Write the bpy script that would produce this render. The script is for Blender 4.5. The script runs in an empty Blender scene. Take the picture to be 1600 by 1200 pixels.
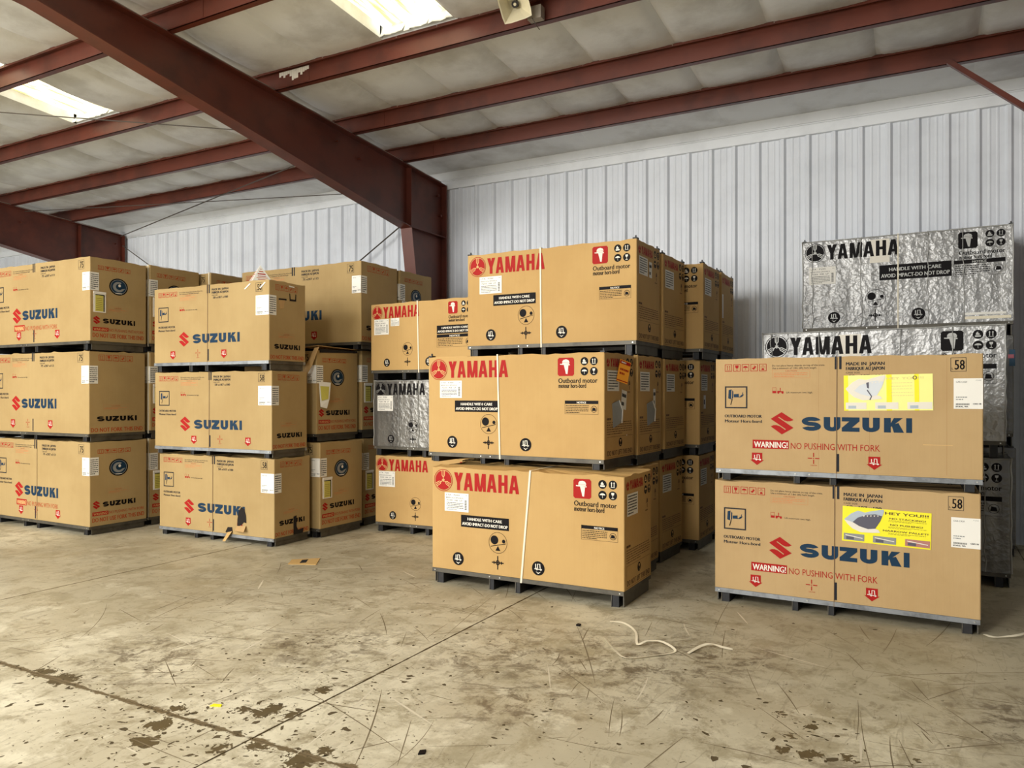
import bpy, math, random
from mathutils import Vector, Matrix
from mathutils.geometry import tessellate_polygon
random.seed(7)
R = math.radians
S = bpy.context.scene
COL = S.collection
def lin(c):
    return tuple(((v/255)/12.92 if v/255 <= .04045 else ((v/255+.055)/1.055)**2.4) for v in c)

# ------------------------------------------------------------------ camera, world, lights, exposure
CAM_H, YAW = 1.7, 28.5
cd = bpy.data.cameras.new('camera'); cam = bpy.data.objects.new('camera', cd); COL.objects.link(cam)
cam.location = (0, 0, CAM_H); cam.rotation_euler = (R(90), 0, R(YAW))
cd.sensor_width = 36; cd.lens = 36*1191/1600; cd.shift_y = 15/1600; cd.clip_end = 200
S.camera = cam
S.view_settings.view_transform = 'Standard'; S.view_settings.look = 'None'
S.view_settings.gamma = 1; S.view_settings.use_curve_mapping = False
S.view_settings.exposure = 0.2
w = bpy.data.worlds.new('world'); S.world = w; w.use_nodes = True
bg = w.node_tree.nodes['Background']; bg.inputs[0].default_value = (.83, .9, 1, 1); bg.inputs[1].default_value = .4
def area(name, loc, rot, sx, sy, power, color):
    l = bpy.data.lights.new(name, 'AREA'); l.shape = 'RECTANGLE'; l.size = sx; l.size_y = sy
    l.energy = power; l.color = color
    o = bpy.data.objects.new(name, l); COL.objects.link(o); o.location = loc; o.rotation_euler = rot
    return o
# daylight through the open loading side of the shed behind the camera
area('daylight_loading_side', (-11.5, -11.0, 3.2), (R(84), 0, R(-20)), 13, 4.6, 1850, (1, .97, .91))
# translucent roof sheets further up the slope
for i, x in enumerate((-11, -7.0, -2.6)):
    area('roof_light', (x, -1.5, 5.6), (R(24), 0, 0), 1.0, 4.0, 400, (1, .98, .93))

# ------------------------------------------------------------------ node helpers and materials
class NT:
    def __init__(s, name):
        s.m = bpy.data.materials.new(name); s.m.use_nodes = True; s.t = s.m.node_tree
        s.b = s.t.nodes['Principled BSDF']; s.pos = s.t.nodes.new('ShaderNodeNewGeometry').outputs['Position']
        s.obj = s.t.nodes.new('ShaderNodeTexCoord').outputs['Object']
    def setp(s, **k):
        for n, v in k.items():
            s.put(s.b.inputs[n.replace('_', ' ')], v)
    def put(s, inp, v):
        if isinstance(v, bpy.types.NodeSocket): s.t.links.new(v, inp)
        else:
            try: inp.default_value = v
            except Exception: inp.default_value = (*v, 1)
    def math(s, op, a, b=0.0, c=None, clamp=False):
        n = s.t.nodes.new('ShaderNodeMath'); n.operation = op; n.use_clamp = clamp
        s.put(n.inputs[0], a); s.put(n.inputs[1], b)
        if c is not None: s.put(n.inputs[2], c)
        return n.outputs[0]
    def mapr(s, v, a, b, c=0.0, d=1.0):
        n = s.t.nodes.new('ShaderNodeMapRange'); n.interpolation_type = 'SMOOTHSTEP'
        for i, x in enumerate((v, a, b, c, d)): s.put(n.inputs[i], x)
        return n.outputs[0]
    def map(s, v, scale=(1, 1, 1), rot=(0, 0, 0), loc=(0, 0, 0)):
        n = s.t.nodes.new('ShaderNodeMapping'); s.put(n.inputs[0], v)
        n.inputs['Scale'].default_value = scale; n.inputs['Rotation'].default_value = rot; n.inputs['Location'].default_value = loc
        return n.outputs[0]
    def noise(s, v, scale, detail=3, rough=.55, dist=0.0, color=False):
        n = s.t.nodes.new('ShaderNodeTexNoise'); s.put(n.inputs['Vector'], v)
        n.inputs['Scale'].default_value = scale; n.inputs['Detail'].default_value = detail
        n.inputs['Roughness'].default_value = rough; n.inputs['Distortion'].default_value = dist
        return n.outputs['Color' if color else 'Fac']
    def mix(s, f, a, b):
        n = s.t.nodes.new('ShaderNodeMix'); n.data_type = 'RGBA'
        s.put(n.inputs[0], f); s.put(n.inputs[6], a); s.put(n.inputs[7], b)
        return n.outputs[2]
    def bump(s, h, strength=.3, dist=.01):
        n = s.t.nodes.new('ShaderNodeBump'); n.inputs['Strength'].default_value = strength
        n.inputs['Distance'].default_value = dist; s.put(n.inputs['Height'], h)
        s.t.links.new(n.outputs[0], s.b.inputs['Normal'])
    def dist(s, v, p):
        n = s.t.nodes.new('ShaderNodeVectorMath'); n.operation = 'DISTANCE'
        s.put(n.inputs[0], v); n.inputs[1].default_value = p
        return n.outputs['Value']
M = {}
def plain(name, rgb, rough=.6, metal=0.0, spec=.5):
    n = NT(name); n.setp(Base_Color=(*lin(rgb), 1), Roughness=rough, Metallic=metal)
    n.b.inputs['Specular IOR Level'].default_value = spec
    M[name] = n.m; return n
def worn(name, rgb, rgb2, rough=.6, metal=0.0, scale=3, amt=.6, bump=.1):
    n = NT(name); v = n.noise(n.pos, scale, 5, .6)
    f = n.math('MULTIPLY', n.mapr(v, .42, .68), amt)
    n.setp(Base_Color=n.mix(f, (*lin(rgb), 1), (*lin(rgb2), 1)), Roughness=rough, Metallic=metal)
    if bump: n.bump(n.noise(n.pos, scale*12, 3), bump, .004)
    M[name] = n.m; return n
# cardboard: fine vertical flutes, soft scuffs
def cardboard(name, rgb, rgb2):
    n = NT(name)
    a = n.noise(n.pos, 1.7, 4, .6); b = n.noise(n.map(n.pos, (60, 60, 1.2)), 1.0, 2)
    f = n.math('ADD', n.math('MULTIPLY', n.mapr(a, .35, .7), .6), n.math('MULTIPLY', b, .3), clamp=True)
    sc = n.mapr(n.noise(n.map(n.pos, (3, 3, 22)), 1.5, 6, .7, .6), .70, .76)
    c = n.mix(f, (*lin(rgb), 1), (*lin(rgb2), 1))
    c = n.mix(n.math('MULTIPLY', sc, .25), c, (*lin((222, 190, 140)), 1))
    n.setp(Base_Color=c, Roughness=.72); n.b.inputs['Specular IOR Level'].default_value = .3
    h = n.math('ADD', n.noise(n.map(n.pos, (120, 120, 3)), 1.0, 1), n.math('MULTIPLY', n.noise(n.pos, 3.0, 3), 6.0))
    n.bump(h, .18, .004)
    M[name] = n.m
cardboard('card', (198, 162, 104), (186, 149, 92))
cardboard('card_tan', (190, 160, 114), (178, 147, 101))
cardboard('card_dull', (178, 152, 104), (164, 137, 90))
cardboard('card_inner', (196, 160, 108), (170, 136, 90))
plain('ink_red', (168, 24, 20), .6, 0, .2); plain('ink_orange', (178, 74, 38), .6, 0, .2); plain('ink_black', (14, 10, 12), .6, 0, .15)
plain('ink_navy', (22, 52, 76), .6, 0, .2); plain('ink_dark', (34, 36, 42), .6, 0, .2); plain('ink_card', (222, 182, 118), .7)
plain('ink_white', (232, 226, 212), .6); plain('ink_orange_line', (205, 125, 75), .7); plain('ink_brown', (96, 66, 38), .7)
plain('ink_grey', (140, 142, 140), .6); plain('ink_shark_pale', (214, 219, 224), .5); plain('ink_pale_tan', (222, 205, 140), .5)
plain('fleck', (88, 74, 48), .8); plain('scratch', (130, 116, 90), .8); plain('scratch_pale', (214, 204, 180), .6); plain('ink_foil', (168, 168, 164), .4, .3)
plain('paper', (240, 237, 228), .6); plain('paper_yellow', (246, 236, 30), .5); plain('paper_pale', (250, 246, 150), .35)
plain('paper_orange', (250, 165, 40), .5); plain('pouch_yellow', (205, 195, 90), .4); plain('ink_shark', (176, 188, 198), .5)
plain('ink_shark_dark', (84, 82, 96), .5); plain('ink_blue_grey', (70, 100, 125), .5); plain('ink_pink', (178, 120, 110), .5)
plain('strap_white', (236, 226, 200), .45); plain('strap_dark', (120, 92, 60), .5); plain('hole', (24, 16, 12), .9)
worn('steel_grey', (150, 154, 158), (104, 106, 108), .42, .6, 9, .7)
worn('steel_dark', (34, 35, 38), (52, 50, 48), .5, .3, 8, .6)
worn('steel_side', (92, 88, 78), (62, 58, 52), .5, .4, 6, .7)
plain('bolt', (205, 205, 200), .3, .8)
worn('red_oxide', (97, 45, 31), (70, 32, 22), .42, 0, 2.2, .8, .06)
worn('wall_white', (226, 231, 238), (208, 213, 220), .38, 0, 1.6, .5, .03)
worn('trim_white', (232, 236, 240), (216, 220, 224), .45, 0, 2.5, .6, .03)
n = worn('vinyl', (226, 229, 232), (196, 197, 197), .45, 0, 1.4, 1.0, 0)
n.bump(n.noise(n.pos, 2.2, 5, .6), .35, .03)
plain('cavity', (40, 34, 30), .9); plain('horn', (214, 204, 172), .5); plain('horn_dark', (38, 34, 30), .6)
plain('cable', (70, 62, 54), .6); plain('conduit', (150, 140, 128), .5)
plain('tape_blue', (50, 90, 120), .5); plain('tape_pink', (210, 120, 135), .5)
n = NT('skylight')   # ribbed translucent roof sheet, daylight coming through
st = n.noise(n.map(n.pos, (9, .8, 1)), 1.4, 6, .7)
c = n.mix(n.mapr(st, .38, .60), (.95, .74, .22, 1), (1, .96, .80, 1))
n.setp(Base_Color=(.8, .78, .6, 1), Roughness=.5, Emission_Color=c, Emission_Strength=n.mapr(st, .36, .66, .72, 3.4)); M['skylight'] = n.m
# foil-like plastic wrap
def foil(name, rgb, rgb2, metal, rough, bumps):
    n = NT(name); v = n.pos
    def ridge(sc, dist, d=3):
        return n.math('ABSOLUTE', n.math('SUBTRACT', n.noise(v, sc, d, .55, dist), .5))
    vo = n.t.nodes.new('ShaderNodeTexVoronoi'); vo.feature = 'F1'; vo.inputs['Scale'].default_value = 17
    wv = n.t.nodes.new('ShaderNodeVectorMath'); wv.operation = 'ADD'; n.put(wv.inputs[0], v)
    w2 = n.t.nodes.new('ShaderNodeVectorMath'); w2.operation = 'SCALE'; n.put(w2.inputs[0], n.noise(v, 6, 3, .6, color=True)); w2.inputs['Scale'].default_value = .16
    n.put(wv.inputs[1], w2.outputs[0]); n.put(vo.inputs['Vector'], wv.outputs[0])
    fold = n.noise(n.map(v, (7, 7, .9)), 1.0, 3, .5, .3)
    h = n.math('ADD', n.math('MULTIPLY', vo.outputs['Distance'], .9), n.math('MULTIPLY', ridge(7, .5), 1.6))
    h = n.math('ADD', h, n.math('ADD', n.math('MULTIPLY', ridge(19, .6), .7), n.math('MULTIPLY', fold, 1.3)))
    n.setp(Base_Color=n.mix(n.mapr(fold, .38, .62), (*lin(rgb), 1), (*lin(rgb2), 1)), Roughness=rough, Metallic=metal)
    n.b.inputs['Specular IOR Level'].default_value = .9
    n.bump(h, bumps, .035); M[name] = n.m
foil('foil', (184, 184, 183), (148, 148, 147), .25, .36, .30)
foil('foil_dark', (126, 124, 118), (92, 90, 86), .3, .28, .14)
# concrete
def concrete():
    n = NT('concrete'); p = n.pos
    warp = n.noise(p, 1.3, 3, .5, color=True)
    vm = n.t.nodes.new('ShaderNodeVectorMath'); vm.operation = 'ADD'
    n.put(vm.inputs[0], p)
    vs = n.t.nodes.new('ShaderNodeVectorMath'); vs.operation = 'SCALE'; n.put(vs.inputs[0], warp); vs.inputs['Scale'].default_value = .5
    n.put(vm.inputs[1], vs.outputs[0]); pw = vm.outputs[0]
    C3 = lambda *c_: (*lin(c_), 1)
    base = n.mix(n.mapr(n.noise(pw, .8, 6, .6), .36, .62), C3(222, 214, 188), C3(190, 180, 153))
    base = n.mix(n.math('MULTIPLY', n.mapr(n.noise(p, 3.1, 8, .72, .4), .47, .63), .75), base, C3(158, 147, 118))
    base = n.mix(n.math('MULTIPLY', n.mapr(n.noise(n.map(p, loc=(7, 3, 0)), 8.5, 8, .74, .5), .53, .64), .6), base, C3(134, 121, 94))
    base = n.mix(n.math('MULTIPLY', n.mapr(n.noise(n.map(p, loc=(2, 9, 0)), 2.6, 7, .66, .3), .54, .66), .75), base, C3(224, 216, 190))
    base = n.mix(n.math('MULTIPLY', n.mapr(n.noise(n.map(p, loc=(4, 4, 0)), 28, 6, .7), .58, .68), .4), base, C3(118, 104, 80))
    far = None  # weaker light around the crates, painted into the floor tone
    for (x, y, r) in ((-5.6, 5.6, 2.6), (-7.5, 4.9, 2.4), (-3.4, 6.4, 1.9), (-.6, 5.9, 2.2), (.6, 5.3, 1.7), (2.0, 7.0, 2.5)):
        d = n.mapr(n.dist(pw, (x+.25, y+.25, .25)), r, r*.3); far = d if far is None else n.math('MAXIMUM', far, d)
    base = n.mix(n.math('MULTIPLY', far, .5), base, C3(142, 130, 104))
    # dirty traffic patches
    dirt = None
    for (x, y, r) in ((-1.75, 4.5, 1.0), (-1.2, 4.9, .8), (-2.4, 4.3, .9), (-4.4, 3.2, .7), (-3.6, 3.9, .8), (-.3, 3.4, .8), (1.0, 3.0, .8), (-2.0, 3.7, .6), (.5, 4.6, .8)):
        d = n.mapr(n.dist(pw, (x+.25, y+.25, .25)), r, r*.1)
        dirt = d if dirt is None else n.math('MAXIMUM', dirt, d)
    dm = n.math('MULTIPLY', dirt, n.mapr(n.noise(p, 6.5, 8, .74, .4), .46, .62))
    base = n.mix(n.math('MULTIPLY', dm, .85), base, C3(98, 84, 62))
    # scratches and tyre marks in several directions
    sc = None
    for k, (ang, s1, th) in enumerate(((12, 2.4, .010), (58, 2.0, .008), (100, 1.8, .008), (148, 2.6, .010), (33, 1.2, .006))):
        v = n.map(p, (1, .16, 1), (0, 0, R(ang)), (k*3.7, k*1.9, 0))
        q = n.math('ABSOLUTE', n.math('SUBTRACT', n.noise(v, s1*2.2, 2, .4, .4), .5))
        m = n.math('MULTIPLY', n.mapr(q, th, th*.3), n.mapr(n.noise(n.map(p, (1, 1, 1), loc=(k*5, 2, 0)), 1.8, 4, .6), .52, .60))
        sc = m if sc is None else n.math('MAXIMUM', sc, m)
    base = n.mix(n.math('MULTIPLY', sc, .22), base, (*lin((96, 82, 62)), 1))
    # chipped coating: brown flakes
    near = n.mapr(n.dist(pw, (-2.75, 3.1, .25)), 1.9, .3)
    near = n.math('MAXIMUM', near, n.mapr(n.dist(pw, (-.2, 2.9, .25)), 1.3, .2))
    dens = n.math('ADD', n.math('MULTIPLY', near, .085), n.math('MULTIPLY', n.noise(p, 1.1, 3), .07))
    chip = n.noise(n.map(p, (1, 1.5, 1), (0, 0, R(30))), 17, 3, .55, .5)
    thr = n.math('SUBTRACT', .775, dens)
    cm = n.mapr(n.math('SUBTRACT', chip, thr), 0.0, .012)
    spots = ((415,1113,.075),(430,1106,.05),(250,1131,.07),(228,1158,.07),(345,1170,.05),(470,1186,.08),(405,1166,.05),(95,1062,.09),(70,1050,.07),(505,1078,.05),(508,1172,.05),
             (1265,1136,.035),(1227,1172,.045),(1268,1180,.05),(1325,1185,.035),(1225,1117,.025),(1430,1189,.028),(1235,1150,.02),(455,1118,.04),(380,1108,.04),(275,1108,.05))
    jit = n.math('ADD', n.math('MULTIPLY', n.math('SUBTRACT', n.noise(p, 19, 5, .66, .8), .5), .26), 0.0)
    for (u, v_, r) in spots:
        x, y = floor_pt(u, v_)
        d = n.math('ADD', n.dist(p, (x, y, 0)), jit)
        cm = n.math('MAXIMUM', cm, n.mapr(d, r, r-.008))
    base = n.mix(cm, base, (*lin((90, 76, 48)), 1))
    sx = n.t.nodes.new('ShaderNodeSeparateXYZ'); n.put(sx.inputs[0], p)
    jn = n.math('MULTIPLY', n.math('SUBTRACT', n.noise(p, 9, 5, .65), .5), .11)
    for ax, val, wd in (('Y', 2.69, .016), ('X', -2.92, .007), ('X', -6.70, .007)):
        d = n.math('ABSOLUTE', n.math('SUBTRACT', sx.outputs[ax], val))
        base = n.mix(n.mapr(n.math('ADD', d, jn if ax == 'Y' else n.math('MULTIPLY', jn, .25)), wd+.006, wd-.004), base, (*lin((112, 96, 68)), 1))
    sp = n.mapr(n.noise(p, 60, 3, .5), .70, .74)
    base = n.mix(n.math('MULTIPLY', sp, .45), base, (*lin((96, 82, 62)), 1))
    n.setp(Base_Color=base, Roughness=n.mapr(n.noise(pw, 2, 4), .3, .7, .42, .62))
    h = n.math('SUBTRACT', n.math('MULTIPLY', n.noise(p, 14, 5, .6), .4), n.math('MULTIPLY', cm, .6))
    n.bump(h, .1, .004); M['concrete'] = n.m
def px(u, v, z):
    """world point where the ray through photo pixel (u,v) meets height z"""
    X = (u-800)/1191; Y = (615-v)/1191; t = (z-CAM_H)/Y
    c, s = math.cos(R(YAW)), math.sin(R(YAW))
    return (X*t*c - t*s, t*c + X*t*s)
def floor_pt(u, v): return px(u, v, 0.0)
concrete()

# ------------------------------------------------------------------ object helpers
def link(name, me, parent=None, loc=(0, 0, 0), rot=(0, 0, 0)):
    o = bpy.data.objects.new(name, me); COL.objects.link(o)
    if parent: o.parent = parent
    o.location = loc; o.rotation_euler = rot
    return o
def tag(o, label, cat, group=None):
    o['label'] = label; o['category'] = cat
    if group: o['group'] = group
    return o
def empty(name, loc, rz=0):
    o = bpy.data.objects.new(name, None); COL.objects.link(o); o.location = loc; o.rotation_euler = (0, 0, rz)
    o.empty_display_size = .1
    return o
class MB:
    def __init__(s): s.v = []; s.f = []; s.mi = []; s.mats = []
    def m(s, k):
        if k not in s.mats: s.mats.append(k)
        return s.mats.index(k)
    def box(s, x0, x1, y0, y1, z0, z1, k, T=None):
        b = len(s.v)
        for z in (z0, z1):
            for x, y in ((x0, y0), (x1, y0), (x1, y1), (x0, y1)):
                p = Vector((x, y, z)); s.v.append(tuple(T @ p) if T else tuple(p))
        i = s.m(k)
        for q in ((3, 2, 1, 0), (4, 5, 6, 7), (0, 1, 5, 4), (1, 2, 6, 5), (2, 3, 7, 6), (3, 0, 4, 7)):
            s.f.append([b+a for a in q]); s.mi.append(i)
        return s
    def poly(s, pts, k):
        b = len(s.v); s.v += [tuple(p) for p in pts]; s.f.append(list(range(b, b+len(pts)))); s.mi.append(s.m(k)); return s
    def prism(s, pts, d, k):
        """closed 3D polygon extruded by vector d"""
        d = Vector(d); a = [Vector(p) for p in pts]; n_ = len(a); b = len(s.v)
        s.v += [tuple(p) for p in a] + [tuple(p+d) for p in a]; i = s.m(k)
        for t in tessellate_polygon([a]):
            s.f.append([b+q for q in t]); s.mi.append(i); s.f.append([b+n_+q for q in reversed(t)]); s.mi.append(i)
        for j in range(n_):
            s.f.append([b+j, b+(j+1) % n_, b+n_+(j+1) % n_, b+n_+j]); s.mi.append(i)
        return s
    def tube(s, pts, r, k, seg=8):
        P = [Vector(p) for p in pts]; b = len(s.v); i = s.m(k)
        for j, p in enumerate(P):
            d = (P[min(j+1, len(P)-1)] - P[max(j-1, 0)]).normalized()
            a = d.cross(Vector((0, 0, 1)) if abs(d.z) < .9 else Vector((1, 0, 0))).normalized(); c = d.cross(a)
            for q in range(seg):
                t = 2*math.pi*q/seg; s.v.append(tuple(p + (a*math.cos(t)+c*math.sin(t))*r))
        for j in range(len(P)-1):
            for q in range(seg):
                s.f.append([b+j*seg+q, b+j*seg+(q+1) % seg, b+(j+1)*seg+(q+1) % seg, b+(j+1)*seg+q]); s.mi.append(i)
        s.f.append([b+q for q in range(seg)]); s.mi.append(i)
        s.f.append([b+(len(P)-1)*seg+q for q in reversed(range(seg))]); s.mi.append(i)
        return s
    def mesh(s, name, smooth=False):
        me = bpy.data.meshes.new(name); me.from_pydata(s.v, [], s.f)
        for k in s.mats: me.materials.append(M[k])
        me.polygons.foreach_set('material_index', s.mi)
        if smooth: me.polygons.foreach_set('use_smooth', [True]*len(me.polygons))
        me.update(); return me
    def obj(s, name, parent=None, loc=(0, 0, 0), rot=(0, 0, 0), smooth=False):
        return link(name, s.mesh(name, smooth), parent, loc, rot)
def BX(name, x0, x1, y0, y1, z0, z1, k, parent=None, loc=(0, 0, 0), rot=(0, 0, 0)):
    return MB().box(x0, x1, y0, y1, z0, z1, k).obj(name, parent, loc, rot)

# ------------------------------------------------------------------ printing: flat ink on a face. x right, z up, lifted along -y
_txt = {}
def text_tris(st, bold=0.0):
    key = (st, bold)
    if key in _txt: return _txt[key]
    c = bpy.data.curves.new('t', 'FONT'); c.body = st; c.offset = bold; c.resolution_u = 2; c.fill_mode = 'FRONT'
    o = bpy.data.objects.new('t', c); COL.objects.link(o)
    dg = bpy.context.evaluated_depsgraph_get(); dg.update(); me = o.evaluated_get(dg).to_mesh()
    vs = [(v.co.x, v.co.y) for v in me.vertices]; fs = [list(p.vertices) for p in me.polygons]
    o.evaluated_get(dg).to_mesh_clear(); bpy.data.objects.remove(o); bpy.data.curves.remove(c)
    x0 = min(v[0] for v in vs); x1 = max(v[0] for v in vs)
    cap = .729 if any(ch.isupper() or ch.isdigit() for ch in st) else .55
    vs = [((x-x0)/(x1-x0), y/cap) for x, y in vs]
    _txt[key] = (vs, fs); return _txt[key]
class Ink:
    STEP = .0007
    def __init__(s): s.v = []; s.f = []; s.mi = []; s.mats = []
    def add(s, vs, fs, k, L=1):
        b = len(s.v); s.v += [(x, -.0006-L*s.STEP, z) for x, z in vs]
        if k not in s.mats: s.mats.append(k)
        i = s.mats.index(k)
        for f in fs: s.f.append([b+a for a in f]); s.mi.append(i)
        return s
    def poly(s, pts, k, L=1):
        t = tessellate_polygon([[Vector((x, y, 0)) for x, y in pts]])
        fs = []
        for a, b, c in t:
            A, B, C_ = pts[a], pts[b], pts[c]
            cr = (B[0]-A[0])*(C_[1]-A[1])-(B[1]-A[1])*(C_[0]-A[0])
            fs.append([a, b, c] if cr > 0 else [a, c, b])
        return s.add(pts, fs, k, L)
    def rect(s, x0, z0, x1, z1, k, L=1): return s.add([(x0, z0), (x1, z0), (x1, z1), (x0, z1)], [[0, 1, 2, 3]], k, L)
    def frame(s, x0, z0, x1, z1, t, k, L=1):
        s.rect(x0, z0, x1, z0+t, k, L); s.rect(x0, z1-t, x1, z1, k, L)
        s.rect(x0, z0+t, x0+t, z1-t, k, L); return s.rect(x1-t, z0+t, x1, z1-t, k, L)
    def disc(s, x, z, rx, k, L=1, rz=None, n=28):
        rz = rz or rx
        return s.poly([(x+rx*math.cos(2*math.pi*i/n), z+rz*math.sin(2*math.pi*i/n)) for i in range(n)], k, L)
    def ring(s, x, z, rx, t, k, L=1, rz=None, n=32):
        rz = rz or rx; v = []
        for i in range(n):
            a = 2*math.pi*i/n; v += [(x+rx*math.cos(a), z+rz*math.sin(a)), (x+(rx-t)*math.cos(a), z+(rz-t)*math.sin(a))]
        return s.add(v, [[2*i, (2*i+2) % (2*n), (2*i+3) % (2*n), 2*i+1] for i in range(n)], k, L)
    def line(s, pts, t, k, L=1):
        v = []
        for j, p in enumerate(pts):
            a = pts[max(j-1, 0)]; b = pts[min(j+1, len(pts)-1)]
            dx, dz = b[0]-a[0], b[1]-a[1]; l = math.hypot(dx, dz) or 1
            v += [(p[0]+dz/l*t/2, p[1]-dx/l*t/2), (p[0]-dz/l*t/2, p[1]+dx/l*t/2)]
        return s.add(v, [[2*j, 2*j+2, 2*j+3, 2*j+1] for j in range(len(pts)-1)], k, L)
    def text(s, st, x0, z0, x1, z1, k, L=1, bold=0.0):
        vs, fs = text_tris(st)
        o = min((z1-z0)*.12, .0028) if bold else 0
        for q in range(2 if bold else 1):
            s.add([(x0+x*(x1-x0-o)+o*q, z0+y*(z1-z0)) for x, y in vs], fs, k, L+.06*q)
        return s
    def scrib(s, x0, z0, x1, z1, rows, k, L=1, seed=1, fill=.45):
        rn = random.Random(seed); h = (z1-z0)/rows
        for r in range(rows):
            z = z1-(r+1)*h+h*(1-fill)/2; x = x0; e = x1 if r < rows-1 else x0+(x1-x0)*.6
            while x < e-.004:
                l = rn.uniform(.012, .045)*max(.4, (x1-x0)/.5); s.rect(x, z, min(x+l, e), z+h*fill, k, L); x += l+.008*max(.4, (x1-x0)/.5)
        return s
    def mesh(s, name):
        me = bpy.data.meshes.new(name); me.from_pydata(s.v, [], s.f)
        for k in s.mats: me.materials.append(M[k])
        me.polygons.foreach_set('material_index', s.mi); me.update(); return me

def q_letters(ink, word, x0, z0, w, h, k, L, cells, t, ty):
    """block capitals drawn as strokes; cells: (start, end) fractions per letter; t stroke in fractions of w, ty of h"""
    cnt = [0]
    for ch, (a, b) in zip(word, cells):
        X = lambda f: x0+w*(a+(b-a)*f)
        tx = t/(b-a); Z = lambda f: z0+h*f
        P = lambda *pts: (cnt.__setitem__(0, cnt[0]+1), ink.poly([(X(x), Z(z)) for x, z in pts], k, L+.05*(cnt[0] % 12)))
        if ch == 'I': P((0, 0), (1, 0), (1, 1), (0, 1))
        if ch == 'Y':
            P((0, 1), (.5-tx*.5, .42), (.5+tx*.5, .42), (tx*1.15, 1)); P((1-tx*1.15, 1), (.5-tx*.5, .42), (.5+tx*.5, .42), (1, 1))
            P((.5-tx/2, 0), (.5+tx/2, 0), (.5+tx/2, .45), (.5-tx/2, .45))
        if ch == 'A':
            P((0, 0), (tx, 0), (.5+tx*.1, .86), (.5+tx*.3, 1), (.5-tx*.62, 1)); P((1-tx, 0), (1, 0), (.5+tx*.62, 1), (.5-tx*.3, 1), (.5-tx*.1, .86))
            P((.22, .2), (.78, .2), (.72, .2+ty), (.28, .2+ty))
        if ch == 'M':
            P((0, 0), (tx*.9, 0), (tx*.9, 1), (0, 1)); P((1-tx*.9, 0), (1, 0), (1, 1), (1-tx*.9, 1))
            P((0, 1), (.5-tx*.45, 0), (.5+tx*.2, 0), (tx*1.2, 1)); P((1, 1), (1-tx*1.2, 1), (.5-tx*.2, 0), (.5+tx*.45, 0))
        if ch == 'H':
            P((0, 0), (tx, 0), (tx, 1), (0, 1)); P((1-tx, 0), (1, 0), (1, 1), (1-tx, 1)); P((tx, .5-ty/2), (1-tx, .5-ty/2), (1-tx, .5+ty/2), (tx, .5+ty/2))
        if ch == 'Z':
            P((0, 0), (1, 0), (1, ty), (0, ty)); P((0, 1-ty), (1, 1-ty), (1, 1), (0, 1)); P((0, ty*.9), (tx*1.5, ty*.9), (1, 1-ty*.9), (1-tx*1.5, 1-ty*.9))
        if ch == 'K':
            P((0, 0), (tx, 0), (tx, 1), (0, 1)); P((tx*.9, .34), (tx*.9, .56), (1-tx*1.35, 1), (.98, 1)); P((tx*1.1, .52), (tx*2.1, .66), (1.04, 0), (1-tx*1.35, 0))
        if ch == 'U':
            v = []; n_ = 9
            for i in range(n_+1):
                th = math.pi + math.pi*i/n_; cx = .5; 
                v.append((( cx+.5*math.cos(th)*1.0, .36+.36*math.sin(th)), (cx+(.5-tx)*math.cos(th), .36+(.36-ty)*math.sin(th))))
            v = [((0, 1), (tx, 1))] + v + [((1, 1), (1-tx, 1))]
            for (o1, i1), (o2, i2) in zip(v, v[1:]): P(o1, o2, i2, i1)
        if ch == 'S':
            aa, bb = .5-tx/2, (1-ty)/4; z1, z2 = 1-ty/2-bb, ty/2+bb; V = []
            for i in range(13):
                th = R(18+(270-18)*i/12); cs_, sn = math.cos(th), math.sin(th)
                V += [(X(.5+(aa+tx/2)*cs_), Z(z1+(bb+ty/2)*sn)), (X(.5+(aa-tx/2)*cs_), Z(z1+(bb-ty/2)*sn))]
            for i in range(13):
                th = R(90-(90+162)*i/12); cs_, sn = math.cos(th), math.sin(th)
                V += [(X(.5+(aa-tx/2)*cs_), Z(z2+(bb-ty/2)*sn)), (X(.5+(aa+tx/2)*cs_), Z(z2+(bb+ty/2)*sn))]
            ink.add(V, [[2*j, 2*j+1, 2*j+3, 2*j+2] for j in range(25)], k, L)
SUZ = [(0, .185), (.21, .365), (.378, .54), (.565, .72), (.757, .925), (.95, 1)]
YAM = [(0, .145), (.155, .30), (.325, .50), (.515, .665), (.69, .83), (.85, 1)]
def blue_word(ink, x0, z0, x1, z1, k='ink_navy', L=1): q_letters(ink, 'SUZUKI', x0, z0, x1-x0, z1-z0, k, L, SUZ, .060, .29)
def red_word(ink, x0, z0, x1, z1, k='ink_red', L=1): q_letters(ink, 'YAMAHA', x0, z0, x1-x0, z1-z0, k, L, YAM, .050, .18)
def s_mark(ink, x0, z0, x1, z1, k='ink_red', L=1):
    P = [(805, 688), (940, 775), (905, 790), (870, 793), (838, 783), (775, 742), (765, 748), (940, 865), (808, 942), (680, 852), (712, 838), (745, 836), (780, 846), (845, 889), (853, 881), (680, 766)]
    ink.poly([(x0+(a-680)/260*(x1-x0), z0+(942-b)/254*(z1-z0)) for a, b in P][::-1], k, L)
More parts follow.
